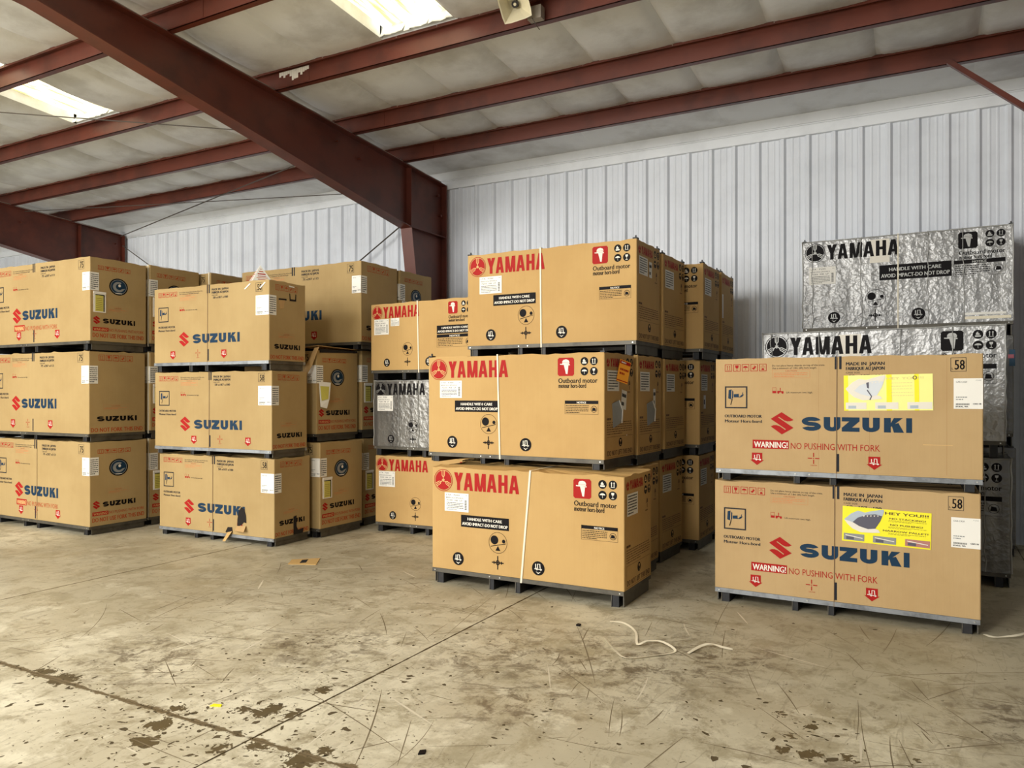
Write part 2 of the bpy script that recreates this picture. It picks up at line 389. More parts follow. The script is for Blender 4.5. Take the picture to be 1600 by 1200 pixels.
def fork_mark(ink, cx, cz, r, k='ink_red', k2='ink_white', L=1):
    ink.disc(cx, cz, r*.9, k, L+1); ink.ring(cx, cz, r*1.04, r*.06, k, L+1)
    for i in range(3):
        a = R(90+120*i); d = (math.cos(a), math.sin(a)); n_ = (-d[1], d[0])
        g = lambda u, v: (cx+r*(d[0]*u+n_[0]*v), cz+r*(d[1]*u+n_[1]*v))
        ink.line([g(-.16, 0), g(.34, 0)], r*.07, k2, L+2)
        ink.line([g(.90, .15), g(.44, .13), g(.34, .06), g(.34, -.06), g(.44, -.13), g(.90, -.15)], r*.06, k2, L+2)
        ink.line([g(.40, 0), g(.92, 0)], r*.05, k2, L+2)
def red_icons(ink, x0, z0, x1, z1, n=5, k='ink_red', L=1):
    w = (x1-x0)/(n+.2*(n-1)); 
    for i in range(n):
        a = x0+i*w*1.2; b = a+w; t = w*.07; ink.frame(a, z0, b, z1, t, k, L); cx = (a+b)/2; h = z1-z0; cz = (z0+z1)/2
        if i == 0:
            for o in (-.16, .16):
                ink.rect(cx+o*w-w*.035, z0+h*.22, cx+o*w+w*.035, z0+h*.7, k, L); ink.poly([(cx+o*w-w*.1, z0+h*.66), (cx+o*w+w*.1, z0+h*.66), (cx+o*w, z0+h*.82)], k, L)
            ink.rect(a+w*.2, z0+h*.14, b-w*.2, z0+h*.19, k, L)
        if i == 1:
            ink.poly([(cx-w*.25, z0+h*.85), (cx-w*.2, z0+h*.5), (cx, z0+h*.38), (cx+w*.2, z0+h*.5), (cx+w*.25, z0+h*.85)], k, L)
            ink.rect(cx-w*.03, z0+h*.18, cx+w*.03, z0+h*.42, k, L); ink.rect(cx-w*.15, z0+h*.14, cx+w*.15, z0+h*.2, k, L)
        if i == 2:
            ink.poly([(cx-w*.33, cz)] + [(cx+w*.33*math.cos(R(180-t_)), cz+h*.25*math.sin(R(t_))) for t_ in range(20, 180, 20)] + [(cx+w*.33, cz)], k, L)
            ink.rect(cx-w*.025, z0+h*.2, cx+w*.025, cz, k, L)
        if i == 3:
            ink.poly([(cx-w*.3, cz-h*.1), (cx-w*.05, cz-h*.3), (cx+w*.3, cz+h*.12), (cx+w*.05, cz+h*.3)], k, L); ink.line([(cx-w*.18, cz-h*.02), (cx+w*.05, cz+h*.2)], w*.05, 'ink_card', L+1)
        if i == 4:
            ink.poly([(cx-w*.2, z0+h*.15), (cx+w*.2, z0+h*.15), (cx+w*.12, z0+h*.42), (cx-w*.12, z0+h*.42)], k, L); ink.line([(cx-w*.3, z0+h*.6), (cx+w*.3, z0+h*.6)], h*.05, k, L)
            ink.line([(cx-w*.15, z0+h*.78), (cx+w*.15, z0+h*.78)], h*.05, k, L)
def arrow_badge(ink, x0, z0, x1, z1, L=1, k='ink_red'):
    w = x1-x0; h = z1-z0; m = (x0+x1)/2
    ink.poly([(x0+w*.12, z1), (x0+w*.12, z0+h*.42), (x0, z0+h*.42), (m, z0), (x1, z0+h*.42), (x1-w*.12, z0+h*.42), (x1-w*.12, z1)], k, L)
    ink.line([(x0+w*.2, z0+h*.5), (x0+w*.8, z0+h*.44)], h*.05, 'ink_white', L+1)
    ink.line([(x0+w*.32, z0+h*.82), (x0+w*.32, z0+h*.56), (x0+w*.5, z0+h*.56), (x0+w*.5, z0+h*.84), (x0+w*.66, z0+h*.84), (x0+w*.68, z0+h*.52)], h*.06, 'ink_white', L+1)
    ink.disc(x0+w*.45, z0+h*.44, w*.06, 'ink_white', L+1); ink.disc(x0+w*.72, z0+h*.44, w*.06, 'ink_white', L+1)
def cross_mark(ink, cx, cz, r, k, L=1, target=False):
    t = r*.17
    if target:
        ink.rect(cx-r, cz-t/2, cx+r, cz+t/2, k, L); ink.rect(cx-t/2, cz-r, cx+t/2, cz+r, k, L); ink.ring(cx, cz, r*.36, t*.8, k, L)
        for a in (-.62, .62): ink.rect(cx+a*r-t/2, cz-t*1.3, cx+a*r+t/2, cz+t*1.3, k, L)
    else:
        for a, b in ((-1, -.25), (.25, 1)): ink.rect(cx+a*r, cz-t/2, cx+b*r, cz+t/2, k, L); ink.rect(cx-t/2, cz+a*r, cx+t/2, cz+b*r, k, L)
        ink.rect(cx-t/2, cz-t/2, cx+t/2, cz+t/2, k, L)
def motor_upright(ink, x0, z0, x1, z1, bgc, fg, L=1):
    w = x1-x0; h = z1-z0; c = .09
    ink.poly([(x0+w*c, z0), (x1-w*c, z0), (x1, z0+h*c), (x1, z1-h*c), (x1-w*c, z1), (x0+w*c, z1), (x0, z1-h*c), (x0, z0+h*c)], bgc, L)
    g = lambda *p: [(x0+a*w, z0+b*h) for a, b in p]
    ink.poly(g((.28, .66), (.7, .66), (.72, .76), (.66, .86), (.52, .91), (.36, .88), (.29, .8)), fg, L+1)
    ink.poly(g((.15, .62), (.74, .58), (.74, .64), (.15, .67)), fg, L+1)
    ink.poly(g((.38, .6), (.48, .24), (.5, .12), (.6, .1), (.62, .24), (.66, .6)), fg, L+1)
    ink.line(g((.3, .735), (.7, .735)), h*.012, bgc, L+2)
def motor_side(ink, x0, z0, x1, z1, L=1):
    ink.frame(x0, z0, x1, z1, (x1-x0)*.06, 'ink_dark', L); w = x1-x0; h = z1-z0
    g = lambda *p: [(x0+a*w, z0+b*h) for a, b in p]
    ink.poly(g((.15, .45), (.3, .4), (.37, .48), (.38, .76), (.3, .86), (.17, .83)), 'ink_navy', L+1)
    ink.line(g((.3, .42), (.32, .84)), w*.02, 'ink_card', L+2)
    ink.poly(g((.4, .5), (.66, .52), (.72, .6), (.86, .64), (.8, .56), (.72, .5), (.62, .54), (.62, .66), (.4, .64)), 'ink_navy', L+1)
    ink.line(g((.76, .52), (.8, .72)), w*.03, 'ink_navy', L+1); ink.line(g((.33, .42), (.26, .16)), w*.035, 'ink_black', L+1)
def pict_disc(ink, cx, cz, r, kind, k='ink_black', fg='ink_white', L=1):
    ink.disc(cx, cz, r, k, L); g = lambda *p: [(cx+a*r, cz+b*r) for a, b in p]
    if kind == 0: ink.poly(g((-.55, -.55), (.55, -.55), (.55, -.2), (-.55, -.2)), fg, L+1); ink.poly(g((-.4, -.1), (.3, -.1), (.3, .2), (.05, .25), (.05, .6), (-.2, .5), (-.4, .2)), fg, L+1)
    if kind == 1:
        for o in (-.3, .3): ink.poly(g((o-.08, -.4), (o+.08, -.4), (o+.08, .35), (o+.2, .35), (o, .65), (o-.2, .35), (o-.08, .35)), fg, L+1)
        ink.line(g((-.5, -.55), (.5, -.55)), r*.1, fg, L+1)
    if kind == 2: ink.poly(g((-.7, 0), (-.55, .25), (-.25, .4), (0, .44), (.25, .4), (.55, .25), (.7, 0)), fg, L+1); ink.line(g((0, 0), (0, -.6), (.15, -.6)), r*.07, fg, L+1)
    if kind == 3: ink.poly(g((-.35, .65), (-.3, .2), (0, 0), (.3, .2), (.35, .65)), fg, L+1); ink.line(g((0, 0), (0, -.55)), r*.1, fg, L+1); ink.line(g((-.3, -.6), (.3, -.6)), r*.12, fg, L+1)
    if kind == 4:
        ink.line(g((-.6, -.1), (.6, -.15)), r*.12, fg, L+1); ink.line(g((-.4, .6), (-.4, 0), (-.1, 0), (-.1, .6), (.25, .6), (.3, 0)), r*.14, fg, L+1)
        ink.disc(cx-.2*r, cz-.15*r, r*.14, fg, L+1); ink.disc(cx+.4*r, cz-.15*r, r*.14, fg, L+1); ink.poly(g((-.4, -.45), (0, -.8), (.4, -.45), (0, -.62)), fg, L+1)
_pc = {}
def prints(key, fn):
    if key not in _pc: _pc[key] = {n_: i_.mesh(n_) for n_, i_ in fn().items()}
    return _pc[key]
def suz_front(W, H, num, variant):
    """variant: 'R' right pile, 'M' middle pile, 'F' flipped arrows, 'L' left pile, 'W' left pile with warning line"""
    X = lambda s_: s_*W; Z = lambda t: t*H; d = {}
    def I(n_): d[n_] = d.get(n_) or Ink(); return d[n_]
    red_icons(I('handling_symbols'), X(.04), Z(.878), X(.214), Z(.943))
    i = I('small_print'); i.text('Do not place heavy objects on top of the crate.', X(.237), Z(.918), X(.445), Z(.934), 'ink_dark')
    i.text('Use a minimum of 1.8m (6ft) fork length.', X(.237), Z(.895), X(.414), Z(.911), 'ink_dark')
    i.frame(X(.238), Z(.816), X(.387), Z(.888), .0015, 'ink_orange_line'); i.text('CAUTION', X(.29), Z(.872), X(.336), Z(.883), 'ink_orange'); i.scrib(X(.244), Z(.822), X(.38), Z(.866), 3, 'ink_orange_line', 1, 5, .35)
    i.text('Lift maximum two high.', X(.294), Z(.682), X(.398), Z(.697), 'ink_dark')
    i = I('stacking_symbol'); i.frame(X(.238), Z(.70), X(.254), Z(.732), .002, 'ink_red'); i.rect(X(.238), Z(.682), X(.254), Z(.70), 'ink_red')
    i.line([(X(.258), Z(.70)), (X(.270), Z(.70)), (X(.270), Z(.73))], .006, 'ink_red'); i.disc(X(.262), Z(.687), .008, 'ink_red'); i.disc(X(.279), Z(.687), .008, 'ink_red'); i.rect(X(.258), Z(.69), X(.283), Z(.70), 'ink_red')
    motor_side(I('motor_symbol'), X(.04), Z(.546), X(.135), Z(.745))
    i = I('motor_caption'); i.text('OUTBOARD MOTOR', X(.039), Z(.463), X(.195), Z(.491), 'ink_dark', 1, .008); i.text('Moteur Hors-bord', X(.04), Z(.418), X(.195), Z(.446), 'ink_dark', 1, .008)
    big = num == '75'; wa = 0 if variant != 'W' else .095
    dz = 0 if variant in 'RLW' else -.112
    if variant in 'LW': dz = -.06
    hz = .021 if variant not in 'R' else 0
    s_mark(I('brand_emblem'), X(.231), Z(.32+dz), X(.323), Z(.516+dz))
    blue_word(I('brand_lettering'), X(.335 if big else .355), Z(.357+dz), X(.69 if big else .762), Z(.478+dz), 'ink_navy')
    if variant in 'RW':
        i = I('warning_banner'); o = 0 if variant == 'R' else -.03; w0, w1, w2 = (.157, .304, .649) if not big else (.25, .36, .69)
        i.rect(X(w0), Z(.191+o), X(w1), Z(.268+o), 'ink_red'); i.text('WARNING!', X(w0+.006), Z(.201+o), X(w1-.004), Z(.256+o), 'ink_white' if not big else 'ink_card', 2, .008)
        i.text('NO PUSHING WITH FORK', X(w1+.008), Z(.196+o), X(w2), Z(.253+o), 'ink_red' if not big else 'ink_orange')
    a1, a2, cx = {'F': (.326, .782, .579), 'G': (.24, .69, .46), 'L': (.215, .60, .40), 'W': (.27, .66, .46)}.get(variant, (.147, .60, .4015))
    i = I('lift_point_badge'); arrow_badge(i, X(a1), Z(.042), X(a1+.057), Z(.152)); d['lift_point_badge.001'] = Ink(); arrow_badge(d['lift_point_badge.001'], X(a2), Z(.042), X(a2+.057), Z(.152))
    i = I('centre_mark'); cross_mark(i, X(cx), Z(.12), .042, 'ink_red'); i.text('CENTER', X(cx-.012), Z(.055), X(cx+.014), Z(.064), 'ink_red')
    o = -.04 if big else 0
    for nm, (a, b, c, e) in (('seam_bar', (.482, .886, .492, .997)), ('seam_bar.001', (.499, .886, .508, .997)), ('seam_bar.002', (.489, .014, .499, .166))): I(nm).rect(X(a+o), Z(b), X(c+o), Z(e), 'ink_dark')
    i = I('origin_caption'); i.text('MADE IN  JAPAN', X(.524), Z(.917), X(.666), Z(.946), 'ink_dark', 1, .006); i.text('FABRIQUE AU JAPON', X(.524), Z(.877), X(.666), Z(.906), 'ink_dark', 1, .006)
    i.text('CASE SIZE', X(.524), Z(.849), X(.576), Z(.863), 'ink_dark'); i.text('58 x187 x100' if num == '58' else '75 x207 x113', X(.535), Z(.812), X(.664), Z(.840), 'ink_dark', 1, .006)
    i = I('size_number'); i.frame(X(.893), Z(.855), X(.945), Z(.967), .003, 'ink_dark'); i.text(num, X(.906), Z(.871), X(.940), Z(.952), 'ink_black', 1, .02); i.text('L', X(.897), Z(.871), X(.903), Z(.888), 'ink_dark')
    return d
def suz_end(D, H, variant):
    """variant 'A': round wave logo, emblem, warning; 'B': plain DO NOT FORK end"""
    X = lambda s_: s_*D; Z = lambda t: t*H; d = {}
    def I(n_): d[n_] = d.get(n_) or Ink(); return d[n_]
    if variant in 'A':
        red_icons(I('handling_symbols'), X(.13), Z(.855), X(.70), Z(.905), 5, 'ink_orange')
        i = I('wave_logo'); cx, cz = X(.49), Z(.675); rx, rz = .125, .105
        i.disc(cx, cz, rx, 'ink_black', 1, rz); i.ring(cx, cz, rx*.86, .006, 'ink_grey', 2, rz*.86); i.disc(cx, cz, rx*.8, 'ink_navy', 2, rz*.8)
        c = [(cx+rx*.62*math.cos(R(a)), cz+rz*.6*math.sin(R(a))) for a in range(60, 330, 15)]
        b = [(cx+rx*.06+rx*.36*math.cos(R(a)), cz+rz*.02+rz*.36*math.sin(R(a))) for a in range(320, 50, -15)]
        i.poly(c+[(cx+rx*.7, cz-rz*.12)]+b, 'ink_grey', 3); i.disc(cx+rx*.1, cz+rz*.16, rx*.14, 'ink_white', 3); i.rect(cx-rx*.36, cz-rz*.80, cx+rx*.36, cz-rz*.72, 'ink_white', 3)
        s_mark(I('brand_emblem'), X(.044), Z(.20), X(.173), Z(.298)); blue_word(I('brand_lettering'), X(.214), Z(.216), X(.79), Z(.276), 'ink_black')
        i = I('warning_banner'); i.rect(X(.042), Z(.120), X(.312), Z(.165), 'ink_red'); i.text('WARNING!', X(.06), Z(.127), X(.295), Z(.157), 'ink_card', 2)
        i.text('NO PUSHING WITH FORK', X(.325), Z(.124), X(.951), Z(.160), 'ink_orange'); i.text('DO NOT USE FORK THIS END', X(.041), Z(.045), X(.951), Z(.098), 'ink_orange', 1, .004)
        i = I('small_print'); i.frame(X(.305), Z(.365), X(.66), Z(.425), .001, 'ink_orange_line'); i.text('CAUTION', X(.42), Z(.405), X(.54), Z(.418), 'ink_orange'); i.scrib(X(.32), Z(.372), X(.64), Z(.398), 2, 'ink_orange_line', 1, 3, .4)
    else:
        red_icons(I('handling_symbols'), X(.16), Z(.878), X(.76), Z(.95), 5, 'ink_orange')
        blue_word(I('brand_lettering'), X(.13), Z(.147), X(.84), Z(.208), 'ink_black')
        i = I('warning_banner'); i.text('DO NOT FORK THIS END', X(.03), Z(.020), X(.95), Z(.072), 'ink_orange', 1, .004)
        i = I('small_print'); i.frame(X(.24), Z(.285), X(.69), Z(.345), .001, 'ink_orange_line'); i.text('CAUTION', X(.38), Z(.323), X(.54), Z(.337), 'ink_orange'); i.scrib(X(.26), Z(.29), X(.66), Z(.316), 2, 'ink_orange_line', 1, 4, .4)
    return d
def yam_front(W, H, variant):
    """variant 'Y': red print, banner left; 'N': red print, banner right; 'K','S': black print on plastic wrap (banner left / right)"""
    X = lambda s_: s_*W; Z = lambda t: t*H; d = {}
    def I(n_): d[n_] = d.get(n_) or Ink(); return d[n_]
    blk = variant in 'KSP'; red = 'ink_black' if blk else 'ink_red'; wh = 'ink_foil' if blk else 'ink_white'; r_ = .052*W
    fork_mark(I('brand_emblem'), X(.066), Z(.862), r_, red, wh if blk else 'ink_card')
    red_word(I('brand_lettering'), X(.128), Z(.775), X(.486), Z(.945), red)
    motor_upright(I('motor_symbol'), X(.760), Z(.778), X(.846), Z(.952), red, wh)
    i = I('handling_symbols')
    for k_, (a, b) in enumerate(((.899, .914), (.947, .914), (.899, .820), (.947, .820))): pict_disc(i, X(a), Z(b), .0195*W, k_, 'ink_black', wh)
    i = I('motor_caption'); i.text('Outboard motor', X(.763), Z(.712), X(.966), Z(.760), 'ink_black', 1, .012); i.text('moteur hors-bord', X(.764), Z(.665), X(.908), Z(.700), 'ink_black', 1, .004)
    i = I('care_banner')
    if variant in 'YK': x0, z0, x1, z1 = X(.168), Z(.425), X(.432), Z(.540)
    else: x0, z0, x1, z1 = X(.392), Z(.500), X(.731), Z(.665)
    if variant in 'NP': x0, z0, x1, z1 = X(.655), Z(.50), X(.985), Z(.62)
    i.rect(x0, z0, x1, z1, 'ink_black'); w_ = x1-x0; h_ = z1-z0
    i.text('HANDLE WITH CARE', x0+w_*.14, z0+h_*.58, x1-w_*.14, z0+h_*.82, wh, 2, .01); i.text('AVOID IMPACT-DO NOT DROP', x0+w_*.025, z0+h_*.16, x1-w_*.025, z0+h_*.42, wh, 2, .01)
    i = I('notice_panel')
    if variant in 'YK': x0, z0, x1, z1 = X(.798), Z(.418), X(.970), Z(.545)
    elif variant in 'NP': x0, z0, x1, z1 = X(.655), Z(.31), X(.985), Z(.49)
    else: x0, z0, x1, z1 = X(.741), Z(.488), X(.966), Z(.659)
    w_ = x1-x0; h_ = z1-z0
    i.frame(x0, z0, x1, z1, .002, 'ink_black'); i.rect(x0, z1-h_*.24, x1, z1, 'ink_black'); i.text('NOTICE', x0+w_*.36, z1-h_*.20, x1-w_*.36, z1-h_*.06, wh, 2, .01)
    i.scrib(x0+w_*.03, z0+h_*.06, x1-w_*.28, z1-h_*.30, 5, 'ink_black', 1, 9, .4); i.ring(x1-w_*.13, z0+h_*.38, min(w_*.09, h_*.27), .004, 'ink_black', 1)
    i.poly([(x1-w_*.19, z0+h_*.26), (x1-w_*.07, z0+h_*.26), (x1-w_*.09, z0+h_*.46), (x1-w_*.17, z0+h_*.5)], 'ink_black')
    i = I('balance_symbol'); cx, cz = X(.373), Z(.305); q = .050*W
    i.ring(cx, cz, q, .005 if blk else .0035, 'ink_black', 1); i.disc(cx-q*.38, cz+q*.25, q*.42, 'ink_black'); i.disc(cx+q*.62, cz+q*.18, q*.18, 'ink_black')
    i.line([(cx-q*.78, cz-q*.38), (cx+q*.85, cz-q*.02)], .006, 'ink_black'); i.poly([(cx-q*.27, cz-q*.75), (cx+q*.27, cz-q*.75), (cx, cz-q*.28)], 'ink_black')
    cross_mark(I('centre_mark'), X(.372), Z(.118), .032*W, 'ink_black', 1, True)
    xs = (.125, .372) if False else ((.152, .585) if variant in 'YK' else (.165, .578))
    pict_disc(I('forklift_symbol'), X(xs[0]), Z(.112), .0315*W, 4, 'ink_black', wh); d['forklift_symbol.001'] = Ink(); pict_disc(d['forklift_symbol.001'], X(xs[1]), Z(.112), .0325*W, 4, 'ink_black', wh)
    return d
def yam_end(D, H, blk=False):
    X = lambda s_: s_*D; Z = lambda t: t*H; d = {}
    def I(n_): d[n_] = d.get(n_) or Ink(); return d[n_]
    red = 'ink_black' if blk else 'ink_red'
    fork_mark(I('brand_emblem'), X(.11), Z(.90), .035, red, 'ink_card' if not blk else 'ink_foil'); red_word(I('brand_lettering'), X(.19), Z(.865), X(.66), Z(.945), red)
    i = I('handling_symbols')
    for k_, (a, b) in enumerate(((.77, .92), (.905, .92), (.77, .82), (.905, .82))): pict_disc(i, X(a), Z(b), .036, k_, 'ink_black', 'ink_card')
    i = I('motor_caption'); i.poly([(X(.80), Z(.69)), (X(.86), Z(.70)), (X(.85), Z(.73)), (X(.82), Z(.74))], 'ink_brown'); i.rect(X(.825), Z(.65), X(.84), Z(.69), 'ink_brown'); i.scrib(X(.76), Z(.615), X(.92), Z(.64), 1, 'ink_brown', 1, 3)
    i = I('small_print'); i.scrib(X(.07), Z(.36), X(.3), Z(.385), 1, 'ink_brown', 1, 2, .8); i.scrib(X(.07), Z(.22), X(.92), Z(.35), 6, 'ink_brown', 1, 6, .33)
    i = I('lifting_notice'); i.frame(X(.07), Z(.012), X(.955), Z(.205), .0025, 'ink_brown'); pict_disc(i, X(.52), Z(.145), .038, 3, 'ink_black', 'ink_card'); i.text('DO NOT LIFT THIS END', X(.09), Z(.028), X(.93), Z(.078), 'ink_brown', 1, .004)
    return d

# ------------------------------------------------------------------ the building shell
WY = 10.2; SL = .0664; ZR = 5.89           # wall line, roof slope, roof underside at y=0
def roof(y): return ZR-SL*y
XL, XR, YB = -24.0, 8.0, -12.0
def structure(o): o['kind'] = 'structure'; return o
floor = structure(BX('floor', XL, XR, YB, WY+.2, -.25, -.016, 'cavity'))
jx = [XL, -21.92, -18.12, -14.32, -10.52, -6.70, -2.92, .88, 4.68, XR]; jy = [YB, -8.7, -4.9, -1.1, 2.69, WY+.2]
for a, b in zip(jx, jx[1:]):
    for c, d in zip(jy, jy[1:]):
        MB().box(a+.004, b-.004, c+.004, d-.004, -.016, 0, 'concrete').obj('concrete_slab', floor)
ceil = structure(MB().prism([(XL, YB, roof(YB)+.16), (XL, WY+.1, roof(WY)+.16), (XL, WY+.1, roof(WY)+.2), (XL, YB, roof(YB)+.2)], (XR-XL, 0, 0), 'cavity').obj('ceiling'))
wall = structure(BX('wall_back', XL, XR, WY+.05, WY+.12, -.02, roof(WY)+.15, 'trim_white'))
structure(BX('wall_left', XL-.1, XL, YB, WY+.1, -.02, roof(WY)+.3, 'wall_white'))
plain('wall_dull', (120, 116, 110), .8)
structure(BX('wall_right', XR, XR+.1, YB, WY+.1, -.02, roof(WY)+.3, 'wall_dull'))
# ribbed wall sheets: three ribs to a sheet
PW = .915; rib = PW/3
def sheet():
    m = MB(); prof = []; y0 = .045
    for k_ in range(3):
        a = k_*rib
        prof += [(a, 0.0), (a+.026, .036), (a+.060, .036), (a+.086, 0.0), (a+.14, 0), (a+.15, .005), (a+.165, .005), (a+.175, 0), (a+.22, 0), (a+.23, .005), (a+.245, .005), (a+.255, 0)]
    prof.append((PW-.002, 0))
    i = m.m('wall_white'); top = 4.965
    for x, d_ in prof: m.v += [(x, y0-d_, 0.0), (x, y0-d_, top)]
    for j in range(len(prof)-1): m.f.append([2*j, 2*j+2, 2*j+3, 2*j+1]); m.mi.append(i)
    return m.mesh('wall_panel')
sh = sheet(); x = XL
off = 1.09-.3035*(0)  # rib phase
x = off-27*PW
while x < XR-.2:
    link('wall_panel', sh, wall, (x, WY, 0)); x += PW
structure(MB().box(XL, XR, WY-.015, WY+.04, 4.955, 5.08, 'trim_white').box(XL, XR, WY-.03, WY+.04, 5.075, 5.09, 'trim_white').obj('trim_1'))
structure(MB().box(XL, XR, WY-.05, WY+.04, 5.09, roof(WY)+.02, 'trim_white').obj('trim_2'))
# purlin lines (y of the web) and insulation panels between them
PY = [9.01, 7.886, 6.52, 5.075, 3.63, 2.19, .75, -.7]
def insulation(w_, y0, y1, seedv, sag):
    rn = random.Random(seedv); m = MB(); nx, ny = 12, 9; i = m.m('vinyl')
    for b in range(ny+1):
        for a in range(nx+1):
            s_, t = a/nx, b/ny; y = y0+(y1-y0)*t
            sx = math.sin(math.pi*s_)**.28 if 0 < s_ < 1 else 0; st = math.sin(math.pi*t)**.75 if 0 < t < 1 else 0
            d = sag*st*(.1+.9*sx) if sag > .02 else sag*st*sx
            m.v.append((s_*w_, y, roof(y)-d+(rn.uniform(-.003, .003) if 0 < s_ < 1 and 0 < t < 1 else 0)))
    for b in range(ny):
        for a in range(nx):
            q = b*(nx+1)+a; m.f.append([q, q+nx+1, q+nx+2, q+1]); m.mi.append(i)
    return m.mesh('insulation_panel', True)
bounds = [WY-.045] + PY
SKY = [(-10.40, -9.48), (-5.06, -4.14)]
for r_i, (y1, y0) in enumerate(zip(bounds, bounds[1:])):
    vs = [insulation(.92, y0, y1, r_i*3+k_, .10 if r_i else .015) for k_ in range(3)]
    xs = [-9.48+.92*3-.92*(q+1) for q in range(19)] + [-5.06-.92*2+.92*q for q in range(15)]
    for x in xs:
        if not (r_i in (3, 4) and any(abs(x-a) < .1 for a, b in SKY)):
            link('insulation_panel', random.choice(vs), ceil, (x, 0, 0))
    # wide remainder
MB().box(XL, XR, YB, PY[-1], roof(-6)-.02, roof(-6)+.02, 'vinyl').obj('insulation_blanket', ceil)
for wi, (a, b) in enumerate(((-10.40, -9.48), (-5.06, -4.14))):
    ya, yb = PY[4]+.1, PY[2]-.12
    win = structure(empty('window_%d' % (wi+1), ((a+b)/2, (ya+yb)/2, roof((ya+yb)/2)+.1)))
    L0 = win.location.copy()
    def W_(m, nm): o = m.obj(nm, win, (-L0.x, -L0.y, -L0.z)); return o
    m = MB()  # ribbed translucent sheet
    i = m.m('skylight'); prof = []
    nn = 24
    for k_ in range(nn+1):
        prof.append((a+(b-a)*k_/nn, .012*math.sin(k_*math.pi/2)))
    for x_, d_ in prof: m.v += [(x_, ya, roof(ya)+.12+d_), (x_, yb+.08, roof(yb)+.12+d_)]
    for j in range(nn): m.f.append([2*j, 2*j+1, 2*j+3, 2*j+2]); m.mi.append(i)
    W_(m, 'pane')
    for x_, s_ in ((a, -1), (b, 1)):
        W_(MB().prism([(x_, ya, roof(ya)-.01), (x_, yb, roof(yb)-.01), (x_, yb, roof(yb)+.13), (x_, ya, roof(ya)+.13)], (s_*.035, 0, 0), 'vinyl'), 'frame')
    m = MB(); rn = random.Random(wi); 
    for k_ in range(12):
        x0_ = a+(b-a)*k_/12; x1_ = a+(b-a)*(k_+1)/12; e = rn.uniform(0, .035)
        m.prism([(x0_, yb-e, roof(yb)-.012), (x1_, yb-rn.uniform(0, .035), roof(yb)-.012), (x1_, yb+.05, roof(yb)+.1), (x0_, yb+.05, roof(yb)+.1)], (0, 0, .012), 'vinyl')
    W_(m, 'torn_insulation_edge')
    W_(MB().box(a-.02, b+.02, yb+.045, yb+.06, roof(yb)-.012, roof(yb)+.16, 'vinyl').box(a-.02, b+.02, ya-.02, ya, roof(ya)-.012, roof(ya)+.16, 'vinyl'), 'end_board')
# purlins: Z sections running along the shed, resting on the frames
PH = .21
plab = ['red oxide steel roof purlin nearest the white back wall', 'second red oxide steel roof purlin out from the back wall', 'third red steel roof purlin, with peeling white paint and a horn speaker',
        'fourth red steel roof purlin out from the wall, passing over the left skylight']
for k_, y in enumerate(PY):
    t = roof(y)-.004; z0 = t-PH
    p = empty('roof_purlin', (-8.5, y, z0)); 
    tag(p, plab[k_] if k_ < 4 else 'red steel roof purlin beyond the top edge of the picture', 'beam', 'red roof purlins' if k_ >= 4 else None)
    xa, xb = XL+8.5, XR+8.5
    MB().box(xa, xb, -.004, .004, 0, PH, 'red_oxide').obj('web', p)
    MB().box(xa, xb, -.07, .004, PH-.006, PH, 'red_oxide').box(xa, xb, -.073, -.067, PH-.03, PH-.006, 'red_oxide').obj('top_flange', p)
    MB().box(xa, xb, -.004, .07, 0, .006, 'red_oxide').box(xa, xb, .064, .07, .006, .03, 'red_oxide').obj('bottom_flange', p)
    m = MB()
    for q in range(60):
        xx = xa+.25+q*.51; m.box(xx-.004, xx+.004, -.078, -.073, PH-.02, PH-.004, 'conduit')
    o = m.obj('screw', p); o['kind'] = 'stuff'
    if k_ < 4:
        for fx in (-6.78,):
            MB().box(fx+8.5+.1, fx+8.5+.62, -.008, -.004, .012, PH-.02, 'red_oxide').obj('lap_plate', p)
    if k_ == 2:
        m = MB(); rn = random.Random(4)
        for q in range(14):
            x0_ = -6.78+8.5+.16+q*.033; m.box(x0_, x0_+.03, -.0105, -.008, PH-.03-rn.uniform(.02, .12), PH-.02, 'ink_white')
        m.obj('peeling_paint', p)['label'] = 'peeling white paint patch'
